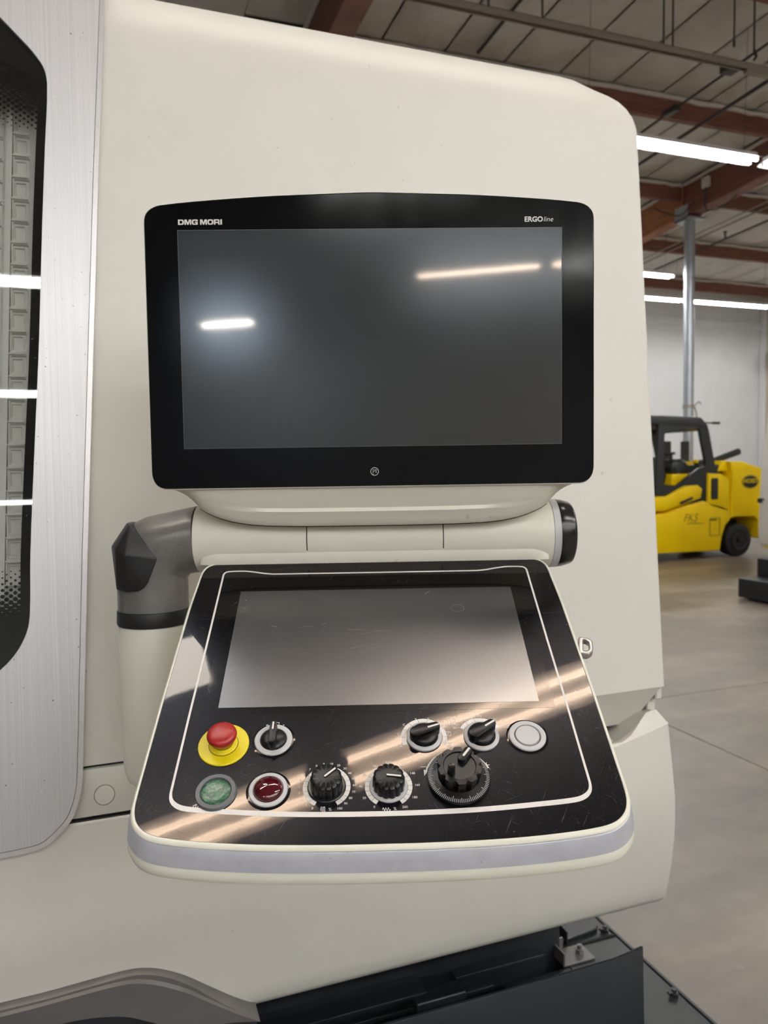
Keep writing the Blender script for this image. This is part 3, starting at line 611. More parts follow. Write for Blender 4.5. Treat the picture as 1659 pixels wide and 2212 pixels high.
for (a, b), (c_, d_) in zip(u2, l2):
    rg.append([(a, 1.235, b+.002), (a, 1.198, b), (a, 1.1935, b-.003), (a+(c_-a)*.14, 1.1935, b+(d_-b)*.14), (a+(c_-a)*.2, 1.1885, b+(d_-b)*.2), (c_, 1.1885, d_+.002), (c_, 1.192, d_), (c_, 1.235, d_-.002)])
obj('arch_trim', W(loft(rg)), M['trim_grey'], mt, sm=45)
kp = [(-.9, .3), (.2, .3)]+[(a, b) for a, b in l2[::-1]]
obj('kick_plate', W(xf(prism(kp, -1.222, -1.212), rX)), M['black_steel'], mt)
# the hidden rest of the machine standing on the floor
obj('header_box', W(box(-.95, -.065, 1.44, 2.5, 2.40, 2.46, .01)), M['cream'], mt)
obj('machine_bed', W(box(-.95, .98, 1.75, 2.5, 0, 2.0, .02)), M['cream'], mt)

# ------------------------------------------------------------------ sliding door at the left
DO = .020; n8 = Vector((0, -math.cos(LEAN), math.sin(LEAN)))
dm = Matrix.Rotation(R(90)-LEAN, 4, 'X')           # local x right, y up the plane, z out of the machine; origin on the front plane at z = 1.0
D0 = Vector((-.3, py(1.0), 1.0))
door = thing('sliding_door', 'brushed aluminium sliding door with a black-bordered window at the left picture edge', 'door', tuple(D0))
door.rotation_euler = (R(90)-LEAN, 0, 0)
C8 = math.cos(LEAN)
def dl(p): return [(x+.3, (z-1.0)/C8) for x, z in p]   # world X, z on the plane -> door coordinates
right = [(.0305, 2.40), (.024, 2.285), (.003, 1.966), (-.015, 1.661), (-.032, 1.37), (-.043, 1.161), (-.048, 1.065), (-.051, 1.024), (-.057, .998), (-.067, .976), (-.083, .959), (-.106, .943), (-.134, .939), (-.165, .938), (-.9, .935), (-.9, 2.42)]
def soften(p, lo, hi, n=4):
    P = [Vector((a, b, 0)) for a, b in p]; out = []; m = len(P)
    for i in range(m):
        if not (lo <= i < hi): out.append(p[i]); continue
        p0, p1, p2, p3 = P[i-1], P[i], P[(i+1) % m], P[(i+2) % m]; a = (p2-p1).length
        m1 = (p2-p0).normalized()*a; m2 = (p3-p1).normalized()*a
        for k_ in range(n):
            t_ = k_/n; q = (2*t_**3-3*t_**2+1)*p1+(t_**3-2*t_**2+t_)*m1+(-2*t_**3+3*t_**2)*p2+(t_**3-t_**2)*m2; out.append((q.x, q.y))
    return out
dout = ccw(soften(dl(right), 6, 13))
win = [(-.9, 2.247), (-.161, 2.247), (-.135, 2.222), (-.109, 2.195), (-.089, 2.173), (-.073, 2.148), (-.069, 2.118), (-.075, 2.017), (-.083, 1.88), (-.093, 1.688), (-.102, 1.551), (-.113, 1.375), (-.116, 1.285), (-.121, 1.258), (-.136, 1.229), (-.158, 1.206), (-.183, 1.19), (-.9, 1.19)]
wout = ccw(soften(dl(win), 1, 16))
def plate_hole(o, h, z0, z1):
    """plate with a hole: bridge the two outlines with a triangulated ring"""
    bm = bmesh.new(); es = []
    for L_ in (o, h):
        vs = [bm.verts.new((x, y, z1)) for x, y in L_]
        es += [bm.edges.new((vs[i-1], vs[i])) for i in range(len(vs))]
    bmesh.ops.triangle_fill(bm, use_beauty=True, edges=es)
    r_ = bmesh.ops.extrude_face_region(bm, geom=list(bm.faces))
    for v_ in r_['geom']:
        if isinstance(v_, bmesh.types.BMVert): v_.co.z = z0
    bm.verts.index_update(); out_ = [tuple(v_.co) for v_ in bm.verts], [tuple(v_.index for v_ in f_.verts) for f_ in bm.faces]
    bm.free(); return out_
obj('door_panel', bevel(plate_hole(offs(dout, -.0082), wout, .003, DO), .0012, 1), M['alu'], door, sm=25)
obj('door_edge', band(dout, offs(dout, -.0075), .003, DO-.0006), M['alu_edge'], door, sm=25)
wi = [(x, min(max(y, (1.232-1)/C8), (2.172-1)/C8-max(0, (x-.12))*.35)) for x, y in offs(wout, -.0145)]
obj('window_glass', prism(offs(wout, -.0004), DO-.010, DO-.0035), M['glass'], door, sm=0)
obj('window_border', band(offs(wout, -.0002), wi, DO-.0135, DO-.0115), M['black_print'], door, sm=0)
# printed dot gradient at both ends of the window
dots = []; dxp, dyp = .0118, .0047
def xr(y):                                          # right inner edge of the clear glass at height y
    best = None
    for i in range(len(wi)):
        a, b = wi[i-1], wi[i]
        if (a[1]-y)*(b[1]-y) <= 0 and abs(a[1]-b[1]) > 1e-9:
            x = a[0]+(b[0]-a[0])*(y-a[1])/(b[1]-a[1]); best = x if best is None else max(best, x)
    return best
for zone in ('top', 'bottom'):
    for k in range(26):
        y = (2.052-1)/C8+k*dyp if zone == 'top' else (1.350-1)/C8-k*dyp
        e = xr(y)
        if e is None: continue
        for i in range(9):
            x = e-.0012-i*dxp-(dxp/2 if k % 2 else 0)
            f_ = k/17.0-(i*.03 if zone == 'bottom' else i*.04-.1)
            rad = .0011+.0046*min(1.15, max(0, f_))
            if x > .06: dots.append([(x+rad*c, y+rad*s, DO-.0118) for c, s in circ(1, 14)])
vs = []; fs = []
for q in dots: fs.append(tuple(range(len(vs), len(vs)+len(q)))); vs += q
obj('printed_dots', (vs, fs), M['black_print'], door, sm=0, kind='stuff')
# ------------------------------------------------------------------ grey link carrier behind the glass
cc = thing('link_carrier', 'grey moulded link carrier standing behind the door window', 'carrier', tuple(D0)); cc.rotation_euler = (R(90)-LEAN, 0, 0)
zc0 = -.036
def link():
    w1, h1 = .030, .0368
    o_ = rpoly([(-w1/2, -h1/2), (w1/2, -h1/2), (w1/2, h1/2), (-w1/2, h1/2)], 4)
    def rr(hx, hy, r, cx=0): return rpoly([(cx-hx, -hy, r), (cx+hx, -hy, r), (cx+hx, hy, r), (cx-hx, hy, r)], 4)
    o4 = rr(w1/2, h1/2, .0004); i4 = rr(.0118, .0150, .002, -.0008); i5 = rr(.0112, .0142, .002, -.0012); j4 = rr(.0078, .0108, .001, -.0030)
    return join(loft([[(x, y, 0) for x, y in o4], [(x, y, .004) for x, y in o4], [(x, y, .004) for x, y in i4], [(x, y, -.001) for x, y in i5]], False, False),
                loft([[(x, y, -.001) for x, y in i5], [(x, y, -.001) for x, y in j4], [(x, y, -.0045) for x, y in offs(j4, -.0008)]], False, True),
                box(-w1/2-.002, w1/2-.006, h1/2-.0022, h1/2+.0008, .0035, .0075, .0006, 1))
lk = mesh('link', link(), M['carrier'], 30)
def lx(z): return -.1115+(z-2.022)*.040             # carrier centre line leans with the door
k = 0
z = 2.30
while z > 1.15:
    add('link', lk, cc, (lx(z)+.3, (z-1)/C8, zc0)); add('link', lk, cc, (lx(z)+.3-.041, (z-1)/C8-.004, zc0-.008)); z -= .0366; k += 1
obj('side_rail', join(*[loft([[(lx(z_)+.3+dx+a, (z_-1)/C8, zc0+b) for a, b in ((-.0045, 0), (.0045, 0), (.0045, hh), (-.0045, hh))] for z_ in (1.13, 2.34)]) for dx, hh in ((-.0205, .010), (.0175, .006))]), M['carrier'], cc)
obj('back_sheet', box(-.6, .22, .12, 1.36, zc0-.03, zc0-.02), M['carrier_back'], cc)

# ------------------------------------------------------------------ black tank and conveyor housing under the machine
tk = thing('coolant_tank', 'low black steel tank under the machine with an open trough and a standing front plate', 'tank', (.3, 1.4, 0))
def T(g): return mv(g, -.3, -1.4, 0)
obj('tank_side', T(join(box(1.16, 1.176, .55, 1.735, 0.02, .29, .003, 1), box(-.9, 1.17, 1.72, 1.735, .02, .29), box(-.9, 1.17, .55, .57, .02, .29), box(-.9, 1.17, .55, 1.735, .0, .03))), M['black_steel'], tk)
obj('tank_rim', T(box(1.176, 1.190, .54, 1.742, .255, .303, .004, 1)), M['black_steel'], tk)
obj('tank_lid', T(join(box(1.0, 1.178, .55, 1.735, .286, .30, .002, 1), box(-.9, 1.0, 1.63, 1.74, .286, .30, .002, 1), box(.82, 1.0, .55, 1.50, .286, .30, .002, 1))), M['black_steel'], tk)
obj('lid_joint', T(join(box(1.0, 1.178, 1.558, 1.566, .299, .3035, .001, 1), box(1.0, 1.178, 1.20, 1.204, .299, .3015))), M['black_deep'], tk)
obj('lid_flap', T(bevel(prism(rpoly([(1.02, 1.575, .02), (1.155, 1.59, .02), (1.15, 1.73), (1.0, 1.73)], 5), .303, .312), .002, 1)), M['black_steel'], tk)
for x, y in ((1.165, 1.586), (1.165, 1.332), (1.16, 1.10)):
    b_ = obj('clamp_bolt', T(mv(join(lathe([(0, 0), (.010, 0), (.010, .004), (0, .004)], 16), lathe([(.0065, .004), (.0065, .012), (0, .012)], 6), box(-.016, .004, -.004, .004, .003, .008, .001, 1)), x, y, .302)), M['bolt'], tk)
obj('bracket', T(join(box(.985, 1.075, 1.50, 1.56, .30, .305, .001, 1), box(.985, .990, 1.50, 1.56, .30, .335, .001, 1), box(.985, 1.02, 1.555, 1.56, .30, .335, .001, 1), mv(lathe([(0, 0), (.011, 0), (.011, .01), (.006, .01), (.006, .02), (0, .02)], 6), 1.05, 1.53, .305))), M['trim_grey'], tk)
obj('hopper_box', T(join(box(.93, .935, 1.60, 1.74, .22, .345, .002, 1), box(1.04, 1.045, 1.57, 1.74, .22, .335, .002, 1), box(.93, 1.045, 1.735, 1.74, .22, .34), box(.965, .985, 1.56, 1.74, .318, .326, .001, 1))), M['black_steel'], tk)
obj('rear_panel', T(box(-.9, 1.0, 1.54, 1.548, .11, .578)), M['black_steel'], tk)
for x, z in ((.62, .49), (.75, .50)): obj('panel_bolt', T(xf(lathe([(0, 0), (.006, 0), (.006, .002), (0, .002)], 12), Matrix.Translation((x, 1.5399, z)) @ rX)), M['bolt'], tk)
obj('trough', T(join(box(-.9, 1.0, 1.20, 1.64, .10, .11), box(.99, 1.0, 1.20, 1.64, .10, .287))), M['black_deep'], tk)
obj('trough_lip', T(join(box(-.9, .62, 1.475, 1.54, .345, .352, .001, 1), box(-.9, .78, 1.465, 1.48, .325, .333, .001, 1), box(.62, .66, 1.48, 1.50, .33, .336, .001, 1), box(.70, .93, 1.495, 1.52, .345, .351, .001, 1))), M['black_steel'], tk)
obj('guide_block', T(box(.55, .66, 1.36, 1.38, .38, .42, .002, 1)), M['black_steel'], tk)
fp = [(-.9, .30), (1.012, .30), (1.006, .505), (.94, .496), (.80, .494), (.0, .494), (-.9, .494)]
obj('front_plate', T(xf(prism(fp, -1.246, -1.240, .002), rX)), M['black_steel'], tk)
obj('plate_foot', T(box(-.9, 1.01, 1.235, 1.26, .28, .31)), M['black_steel'], tk)
# ------------------------------------------------------------------ swivelling control console (millimetres, origin at the monitor centre)
KY = R(-18.787); KO = Vector((.31836, .90833, 1.66143)); kx = Vector((math.cos(KY), math.sin(KY), 0)); kh = Vector((-math.sin(KY), math.cos(KY), 0))
base = KO + kx*-.310 + kh*.095 + Vector((0, 0, -.600))
cs = thing('control_console', 'swivelling machine control console with black monitor above a tilted black keypad panel', 'console', tuple(base), KY)
KL = Vector((.310, -.095, .600))
def K(name, g, mat, parent=cs, tilt=0.0, **kw): return obj(name, g, M[mat], parent, tuple(KL) if parent is cs else (0, 0, 0), (tilt, 0, 0), k=.001, **kw)
MT = R(.49)
up_ = lambda g: xf(g, rX)                            # flat outlines (x, y) stood up to face the viewer
# monitor
mo = [(277.5, -172), (279, -160), (278, 143), (276, 153.5), (269.5, 160.2), (258, 164.2), (196, 169.8), (115, 174.6), (17, 177.6), (0, 177.8), (-17, 177.6), (-115, 174.6), (-196, 169.8), (-258, 164.2), (-269.5, 160.2), (-276, 153.5), (-278, 143), (-279, -160), (-277.5, -172), (-272, -180), (-262, -183.6), (262, -183.6), (272, -180)]
def dens(p, n=3):
    P = [Vector((a, b, 0)) for a, b in p]; m = len(P); out = []
    for i in range(m):
        p0, p1, p2, p3 = P[i-1], P[i], P[(i+1) % m], P[(i+2) % m]
        if (p2-p1).length > 90: out.append((p1.x, p1.y)); continue
        for k_ in range(n):
            t_ = k_/n; a = (p2-p1).length
            m1 = (p2-p0).normalized()*a; m2 = (p3-p1).normalized()*a
            q = (2*t_**3-3*t_**2+1)*p1+(t_**3-2*t_**2+t_)*m1+(-2*t_**3+3*t_**2)*p2+(t_**3-t_**2)*m2; out.append((q.x, q.y))
    return out
mo = ccw(dens(mo))
hs = [(offs(mo, 1.2), 0.0), (offs(mo, 1.9), -.5), (offs(mo, 2.2), -2.2), (offs(mo, 2.0), -20), (offs(mo, -6), -34), (offs(mo, -40), -46), (offs(mo, -80), -52)]
K('monitor_housing', up_(loft([[(x, y, z) for x, y in o_] for o_, z in [(offs(mo, .4), -.0)]+hs], True, True)), 'cream2', sm=40, tilt=MT)
K('housing_seam', up_(band(offs(mo, .9), offs(mo, .1), -.5, .25)), 'dark_line', tilt=MT)
gl_ = K('monitor_glass', up_(prism(mo, -.4, .9, .4)), 'bezel', tilt=MT, sm=12)
scr = [(-238, -134), (238, -134), (238, 134), (-238, 134)]
K('monitor_screen', up_(prism(scr, .85, 1.05)), 'screen', sm=0, tilt=MT)
K('screen_edge', up_(band([(-238.6, -134.6), (238.6, -134.6), (238.6, 134.6), (-238.6, 134.6)], scr, .85, 1.08)), 'grey_ring', sm=0, tilt=MT)
def letter(ch):
    w_, s_ = 1.32, .36                               # cap width and stem for unit height
    if ch == 'I': return box(0, s_*1.05, 0, 1, 0, .02), s_*1.05
    if ch == 'M':
        p = [(0, 0), (.33, 0), (.33, .62), (.62, 0), (.90, 0), (1.19, .62), (1.19, 0), (1.52, 0), (1.52, 1), (1.02, 1), (.76, .40), (.50, 1), (0, 1)]; return plate_hole_solid(p), 1.52
    if ch == 'D': return plate_hole(rpoly([(0, 0), (w_, 0, .40), (w_, 1, .40), (0, 1)], 8), rpoly([(s_, .24), (w_-s_, .24, .2), (w_-s_, .76, .2), (s_, .76)], 8), 0, .02), w_
    if ch == 'O': return plate_hole(rpoly([(0, 0, .40), (w_, 0, .40), (w_, 1, .40), (0, 1, .40)], 8), rpoly([(s_, .24, .16), (w_-s_, .24, .16), (w_-s_, .76, .16), (s_, .76, .16)], 8), 0, .02), w_
    if ch == 'R':
        a = plate_hole(rpoly([(0, .30), (1.28, .30, .30), (1.28, 1, .32), (0, 1)], 8), rpoly([(s_, .52), (.95, .52, .10), (.95, .78, .10), (s_, .78)], 6), 0, .02)
        return join(a, box(0, s_, 0, .32, 0, .02), prism([(.86, .34), (1.22, .34), (1.34, .0), (.98, 0)], 0, .02)), 1.34
    if ch == 'G':
        p = rpoly([(0, 0, .40), (w_, 0, .1), (w_, .56), (.66, .56), (.66, .38), (w_-s_, .38), (w_-s_, .24), (s_, .24, .16), (s_, .76, .16), (w_-s_, .76, .05), (w_-s_, .66), (w_, .66), (w_, 1, .36), (0, 1, .40)], 8)
        return plate_hole_solid(p), w_
def plate_hole_solid(p):
    bm = bmesh.new(); vs = [bm.verts.new((x, y, .02)) for x, y in p]; es = [bm.edges.new((vs[i-1], vs[i])) for i in range(len(vs))]
    bmesh.ops.triangle_fill(bm, use_beauty=True, edges=es); bm.verts.index_update()
    g = [tuple(v_.co) for v_ in bm.verts], [tuple(v_.index for v_ in f_.verts) for f_ in bm.faces]; bm.free(); return g
gs = []; x_ = 0
for ch in 'DMG MORI':
    if ch == ' ': x_ += .42; continue
    g, w_ = letter(ch); gs.append(mv(g, x_)); x_ += w_+.10
q = 54.6/x_; gl = [(a*q, b*6.4, 1.03+c) for a, b, c in join(*gs)[0]], join(*gs)[1]
K('brand_lettering', up_(mv(gl, -237.2, 140.9)), 'white_print', gl_, label='white bold brand lettering at the upper left of the monitor glass', sm=0)
e1 = text('ERGO', 8.6, .03, 1.02, 0, 'LEFT', 1.05); wd = max(p[0] for p in e1[0])
K('line_lettering', up_(join(mv(e1, 191.5, 144.2), mv(text('line', 8.6, -.008, 1.02, .25, 'LEFT', 1.05), 191.5+wd+.3, 144.2))), 'white_print', gl_, label='white lettering at the upper right of the monitor glass')
hb = K('home_mark', up_(mv(join(ring(4.6, 5.2, .8, 1.02, 0, 40), *[mv(lathe([(.55, .9), (.55, 1.02), (0, 1.02)], 10), (i-1)*1.9, (j-1)*1.7+.6, 0) for i in range(3) for j in range(3) if (i, j) != (1, 0)], stroke([(-3.9, -3.0), (-1.2, -3.6)], .5, .85, .2)), .4, -166.2, 0)), 'white_print', gl_)
# underside of the monitor sweeping down to the hinge
nx_ = [-266, -258, -250, -243, -237, -231, -226, -222, -218, -210, -200, -185, -165, -140, -100, -50, 0]
nz_ = {-266: -184, -258: -186.5, -250: -190, -243: -194, -237: -199, -231: -205, -226: -211, -222: -214, -218: -216.5, -210: -220.5, -200: -224.5, -185: -229, -165: -232.5, -140: -234.8, -100: -236, -50: -236.4, 0: -236.4}
V = []
for x in nx_+[-a for a in nx_[-2::-1]]:
    zb = nz_[-abs(x)]; ridge = max(0, min(1, (205-abs(x))/90)); ridge = ridge*ridge*(3-2*ridge); d_ = -183-zb
    tt = lambda q: -183-d_*q
    V.append([(x, 45, -182), (x, 2.5, -182), (x, 4.5, tt(.03)), (x, 9+2*ridge, tt(.30)), (x, 12.5+2.5*ridge, tt(.50)), (x, 14+3*ridge, tt(.55)), (x, 15.5-1.0*ridge, tt(.64)), (x, 16.5-.6*ridge, tt(.68)), (x, 20.5, tt(.84)), (x, 24, tt(.96)), (x, 26.5, zb), (x, 38, zb-1), (x, 85, zb+6)])
K('monitor_neck', loft(V), 'cream2', sm=32)
K('neck_seam', join(*[tube([(a[10][0], a[10][1]+3.5, a[10][2]-.6) for a in V[6:-6]], .9, 6)]), 'dark_line')
# hinge barrel in three segments with narrow gaps, silver ring and black end cap
hx = Matrix.Translation((0, 88, -256)) @ Matrix.Rotation(R(90), 4, 'Y')
def barrel(x0, x1, r, b=.8): return xf(lathe([(0, x0), (r-b, x0), (r, x0+b), (r, x1-b), (r-b, x1), (0, x1)], 72), hx)
K('hinge_barrel', xf(lathe([(0, -243), (44.6, -243), (45.6, -242), (46.2, -225), (46.5, -180), (46.5, -91.3), (0, -91.3)], 72), hx), 'cream2')
K('hinge_barrel', barrel(-90, 90.4, 46.3, .5), 'cream2')
K('hinge_barrel', xf(lathe([(0, 91.7), (46.5, 91.7), (46.5, 180), (46.4, 215), (46.8, 236), (46.8, 240), (0, 240)], 72), hx), 'cream2')
K('hinge_core', barrel(-92, 92.5, 45.4), 'dark_line')
K('hinge_end_ring', xf(lathe([(0, 240), (46.2, 240), (47.4, 240.6), (47.4, 249.4), (46.5, 250), (0, 250)], 72), hx), 'silver', label='silver ring at the right end of the hinge')
K('hinge_end_cap', xf(lathe([(0, 250), (47.0, 250), (47.2, 251), (46.4, 258), (43.4, 268.5), (41.5, 271.5), (38, 273), (0, 273.5)], 72), hx), 'gloss_black', label='black end cap at the right end of the hinge')
# cast elbow and post
path = [(-243, -256)]+[(-243-67*math.sin(R(a)), -323+67*math.cos(R(a))) for a in range(6, 91, 6)]+[(-310, -332), (-310, -349)]
rings = []
def reach(p, d_, line):
    best = None
    for (x0, z0), (x1, z1) in zip(line, line[1:]):
        ex, ez = x1-x0, z1-z0; den = d_.x*ez-d_.z*ex
        if abs(den) < 1e-9: continue
        t_ = ((x0-p[0])*ez-(z0-p[1])*ex)/den; s_ = ((x0-p[0])*d_.z-(z0-p[1])*d_.x)/den
        if t_ > 0 and -.001 <= s_ <= 1.001: best = t_ if best is None else min(best, t_)
    return best
outl = [(-200, -208), (-243, -210.2), (-322, -226.0), (-334, -236), (-350, -254), (-357, -275), (-357.6, -300), (-357.6, -400)]
inl = [(-200, -301), (-243, -301.8), (-256, -304), (-262, -310), (-262.4, -400)]
for i, (x, z) in enumerate(path):
    a, b = path[max(i-1, 0)], path[min(i+1, len(path)-1)]; d_ = Vector((b[0]-a[0], 0, b[1]-a[1])).normalized(); u = Vector((d_.z, 0, -d_.x))
    ang = min(90, i*6); ro = reach((x, z), u, outl) or 47; ri = reach((x, z), -u, inl) or 47; rh = 46+1.5*ang/90
    rings.append([tuple(Vector((x, 95-7*(1-ang/90), z))+u*((ro if c > 0 else ri)*(abs(c)**.96)*(1 if c > 0 else -1))+Vector((0, s*rh, 0))) for c, s in circ(1, 48)])
rings.append([(x, y, -352.0) for x, y, z in rings[-1]])
K('elbow', loft(rings), 'cast', sm=50, label='grey cast elbow joining the hinge to the post')
cv = [(-288, 43.5, -277), (-301, 42.5, -309), (-306, 42.5, -316), (-315, 43, -321), (-333, 46, -322), (-349, 60, -321), (-355, 95, -319), (-352, 125, -318),
      (-326, 52, -231), (-335, 70, -230.5), (-339, 95, -231), (-337, 125, -233), (-352, 60, -262), (-366, 95, -265), (-362, 125, -266), (-358, 72, -263.5), (-330, 37.5, -271), (-345, 47, -266)]
bm = bmesh.new()
for p in cv: bm.verts.new(p)
bmesh.ops.convex_hull(bm, input=bm.verts); bmesh.ops.delete(bm, geom=[q for q in bm.verts if not q.link_faces], context='VERTS')
bm.verts.index_update(); cap_g = [tuple(q.co) for q in bm.verts], [tuple(q.index for q in f_.verts) for f_ in bm.faces]; bm.free()
K('elbow_cover', bevel(cap_g, 2.2, 3, 20), 'rubber', sm=45, label='black faceted rubber cover on the elbow corner')
pt_ = Matrix.Translation((-310, 95, 0))
K('collar', xf(lathe([(0, -352.5), (48.2, -352.5), (48.8, -353.5), (49.6, -369), (48.5, -372.5), (0, -373)], 64), pt_), 'rubber', label='black collar ring under the elbow')
K('post', xf(lathe([(0, -373), (46.6, -373), (47.2, -374.5), (47.2, -560), (46.2, -578), (42, -591), (34, -598), (0, -600)], 64), pt_), 'cream2')
K('post_back_cover', box(-362.5, -268, 118, 148, -596, -349, 5, 3), 'cream')
K('post_bracket', box(-352, -262, 140, 172, -560, -400, 4), 'cream')
# ------------------------------------------------------------------ tilted control panel
TILT = R(31.4547); PL = KL + Vector((0, -.0813, -.3658)); PR = Matrix.Rotation(TILT, 3, 'X')
def Pn(name, g, mat, parent=cs, at=(0, 0), **kw):
    if parent is cs: return obj(name, g, M[mat], cs, tuple(PL + PR @ Vector((at[0]/1000, at[1]/1000, 0))), (TILT, 0, 0), k=.001, **kw)
    return obj(name, g, M[mat], parent, k=.001, **kw)
po = [(232.0, -86), (232.3, -181), (232.2, -205), (230.8, -217.5), (226.0, -228.5), (215.5, -238), (200, -243.3), (165, -248.4), (113, -252.6), (50, -254.6), (0, -254.9), (-50, -254.6), (-113, -252.6), (-165, -248.4), (-200, -243.3), (-215.5, -238), (-226, -228.5), (-230.8, -217.5), (-232.2, -205), (-232.3, -181), (-232, -86), (-230, 60), (-227.5, 110), (-226, 133), (-221.5, 144.5), (-213, 149.6), (-200, 150.6), (200, 150.6), (213, 149.6), (221.5, 144.5), (226, 133), (227.5, 110), (230, 60)]
po = ccw(dens(po))
def wgt(i, pts):
    a, b = Vector(pts[i-1]), Vector(pts[(i+1) % len(pts)]); e = (b-a).normalized(); n_ = Vector((e.y, -e.x)); return n_, (max(0, -n_.y)**1.0)
def rims(spec):
    out = []
    for o0, ow, z in spec:
        r_ = []
        for i, p in enumerate(po):
            n_, w_ = wgt(i, po); k_ = o0+ow*w_; r_.append((p[0]+n_.x*k_, p[1]+n_.y*k_, z))
        out.append(r_)
    return out
Pn('panel_rim', loft(rims([(-1, 0, -2.5), (.25, 0, -.8), (.5, 0, .35), (1.9, .5, .6), (3.2, 1.4, -.2), (3.8, 1.9, -1.6), (3.5, 1.7, -2.4), (2, 0, -3.5)]), False, False), 'cream2', sm=40, label='cream rim around the control panel')
Pn('rim_groove', loft(rims([(2.8, 1.2, -1.9), (3.4, 1.8, -2.3), (3.3, 1.8, -3.2)]), False, False), 'dark_line')
bp = Pn('bumper_strip', loft(rims([(2.8, 1.0, -2.6), (3.8, 1.8, -2.6), (4.3, 2.2, -3.2), (5.6, 6, -9), (5.8, 11.4, -17.0), (5.2, 11.2, -18.4)]), False, False), 'bumper', sm=40, label='scuffed silver grey bumper strip along the front edge')
Pn('panel_housing', loft(rims([(4.6, 10.4, -17.6), (5.0, 11.6, -18.2), (4.8, 16.2, -25), (3.5, 17.4, -29), (0, 14, -34), (-12, 4, -44), (-70, -8, -56)]), False, True), 'cream2', sm=45)
ov = Pn('overlay_film', prism(po, -1.5, 0), 'overlay', sm=0, label='scratched glossy black overlay film of the control panel')
# white border line printed on the film
wl_o = [(201, 0), (202.2, -105), (202.6, -196), (200.5, -207), (193, -214.5), (182, -218), (150, -221.3), (100, -225.2), (53, -227), (0, -227.6), (-53, -227), (-100, -225.2), (-150, -221.3), (-182, -218), (-193, -214.5), (-200.5, -207), (-202.6, -196), (-202.2, -105), (-201, 0), (-200.2, 128), (-197.5, 134.5), (-191, 136.6), (-169, 136.6), (-134, 129.8), (0, 129.6), (134, 129.8), (169, 136.6), (191, 136.6), (197.5, 134.5), (200.2, 128)]
wl_o = ccw(dens(wl_o))
wl_i = []
for i, p in enumerate(wl_o):
    a, b = Vector(wl_o[i-1]), Vector(wl_o[(i+1) % len(wl_o)]); e = (b-a).normalized(); n_ = Vector((e.y, -e.x)); k_ = 2.3+3.0*max(0, -n_.y)
    wl_i.append((p[0]-n_.x*k_, p[1]-n_.y*k_))
Pn('border_line', band(wl_o, wl_i, .02, .16), 'white_print', ov, sm=0)
Pn('screen_border', prism(rpoly([(-188, -103.5, 2), (188, -103.5, 2), (188, 118, 2), (-188, 118, 2)]), .02, .14), 'overlay_dark', ov, sm=0)
Pn('touch_screen', prism([(-172, -94.6), (172, -94.6), (172, 94.6), (-172, 94.6)], .1, .32), 'touch', sm=0, label='worn grey touch screen of the control panel')
rn = random.Random(3); sg = []
def dot_(x, y, r): return prism([(x+r*c, y+r*s) for c, s in circ(1, 6)], .32, .36)
for _ in range(150): sg.append(dot_(-164+rn.gauss(0, 4.6), 60+rn.gauss(0, 4.8), rn.uniform(.12, .34)))
for _ in range(40): sg.append(dot_(-143+rn.gauss(0, 3.6), -34+rn.gauss(0, 4), rn.uniform(.1, .24)))
for _ in range(46): sg.append(dot_(rn.uniform(-165, 165), rn.uniform(-88, 88), rn.uniform(.2, .5)))
sg += [stroke([(100+8.2*math.cos(R(a)), 56+6.4*math.sin(R(a))) for a in range(0, 361, 15)], .55, .32, .04)]
for _ in range(60): a_ = rn.uniform(0, 6.28); k_ = rn.gauss(1.05, .12); sg.append(dot_(100+8.2*k_*math.cos(a_), 56+6.4*k_*math.sin(a_), rn.uniform(.12, .3)))
sg += [stroke([(62, 84), (65, 87), (67, 88)], 1.2, .32, .04), stroke([(-35, 22), (-20, 21), (-5, 19.5), (2, 18), (10, 19), (18, 18.4)], .35, .32, .04), stroke([(-25, 12), (-10, 16), (4, 19)], .3, .32, .04), stroke([(-32, -10), (-15, -5), (0, -3.6), (14, -4)], .3, .32, .04), stroke([(-92, 27), (-86, 28), (-78, 28)], .4, .32, .04), stroke([(-120, 28), (-128, 31)], .4, .32, .04), stroke([(-66, 31), (-62, 34)], .5, .32, .04), stroke([(-85, -16), (-81, -16)], .7, .32, .04)]
Pn('scuff_marks', join(*sg), 'scuff', sm=0, kind='stuff')
# shoulder between the panel top and the hinge
V = []
for x in [-234, -233.6, -232, -229, -225, -219, -211, -200, -100, 0, 100, 200, 211, 219, 225, 229, 232, 233.6, 234]:
    e = max(0, min(1, (234-abs(x))/30)); e = math.sqrt(1-(1-e)**2)
    V.append([(x, 80, -292), (x, 52-1*e, -289.5), (x, 49.5-3.0*e, -287.6), (x, 50-5.0*e, -285.5+2.5*e), (x, 50.5-6.0*e, -284+8.5*e), (x, 51-6.0*e, -283+14.5*e), (x, 53-6.5*e, -282.5+19.5*e), (x, 57-6.5*e, -282+23.5*e), (x, 64-6*e, -282+25.5*e), (x, 80, -282+26*e)])
K('hinge_shoulder', loft(V), 'cream2', sm=45)
# lock tab on the right flank
tabm = Matrix.Translation((237, -5, -9)) @ Matrix.Rotation(R(-12), 4, 'Z')
to = rpoly([(0, -15, 3), (11, -15, 6), (16.5, -8, 6), (16.5, 9, 6), (11, 13, 5), (0, 13, 3)], 5); ti = rpoly([(5.5, -9, 1.5), (8.8, -9, 3), (12.3, -5, 3), (12.3, 6, 3), (8.8, 9, 2), (5.5, 9, 1.5)], 5)
Pn('lock_tab', bevel(xf(band(to, ti, -4, 4), tabm), 1.0, 2, 50), 'steel', label='small metal lock tab with a slot on the right flank')

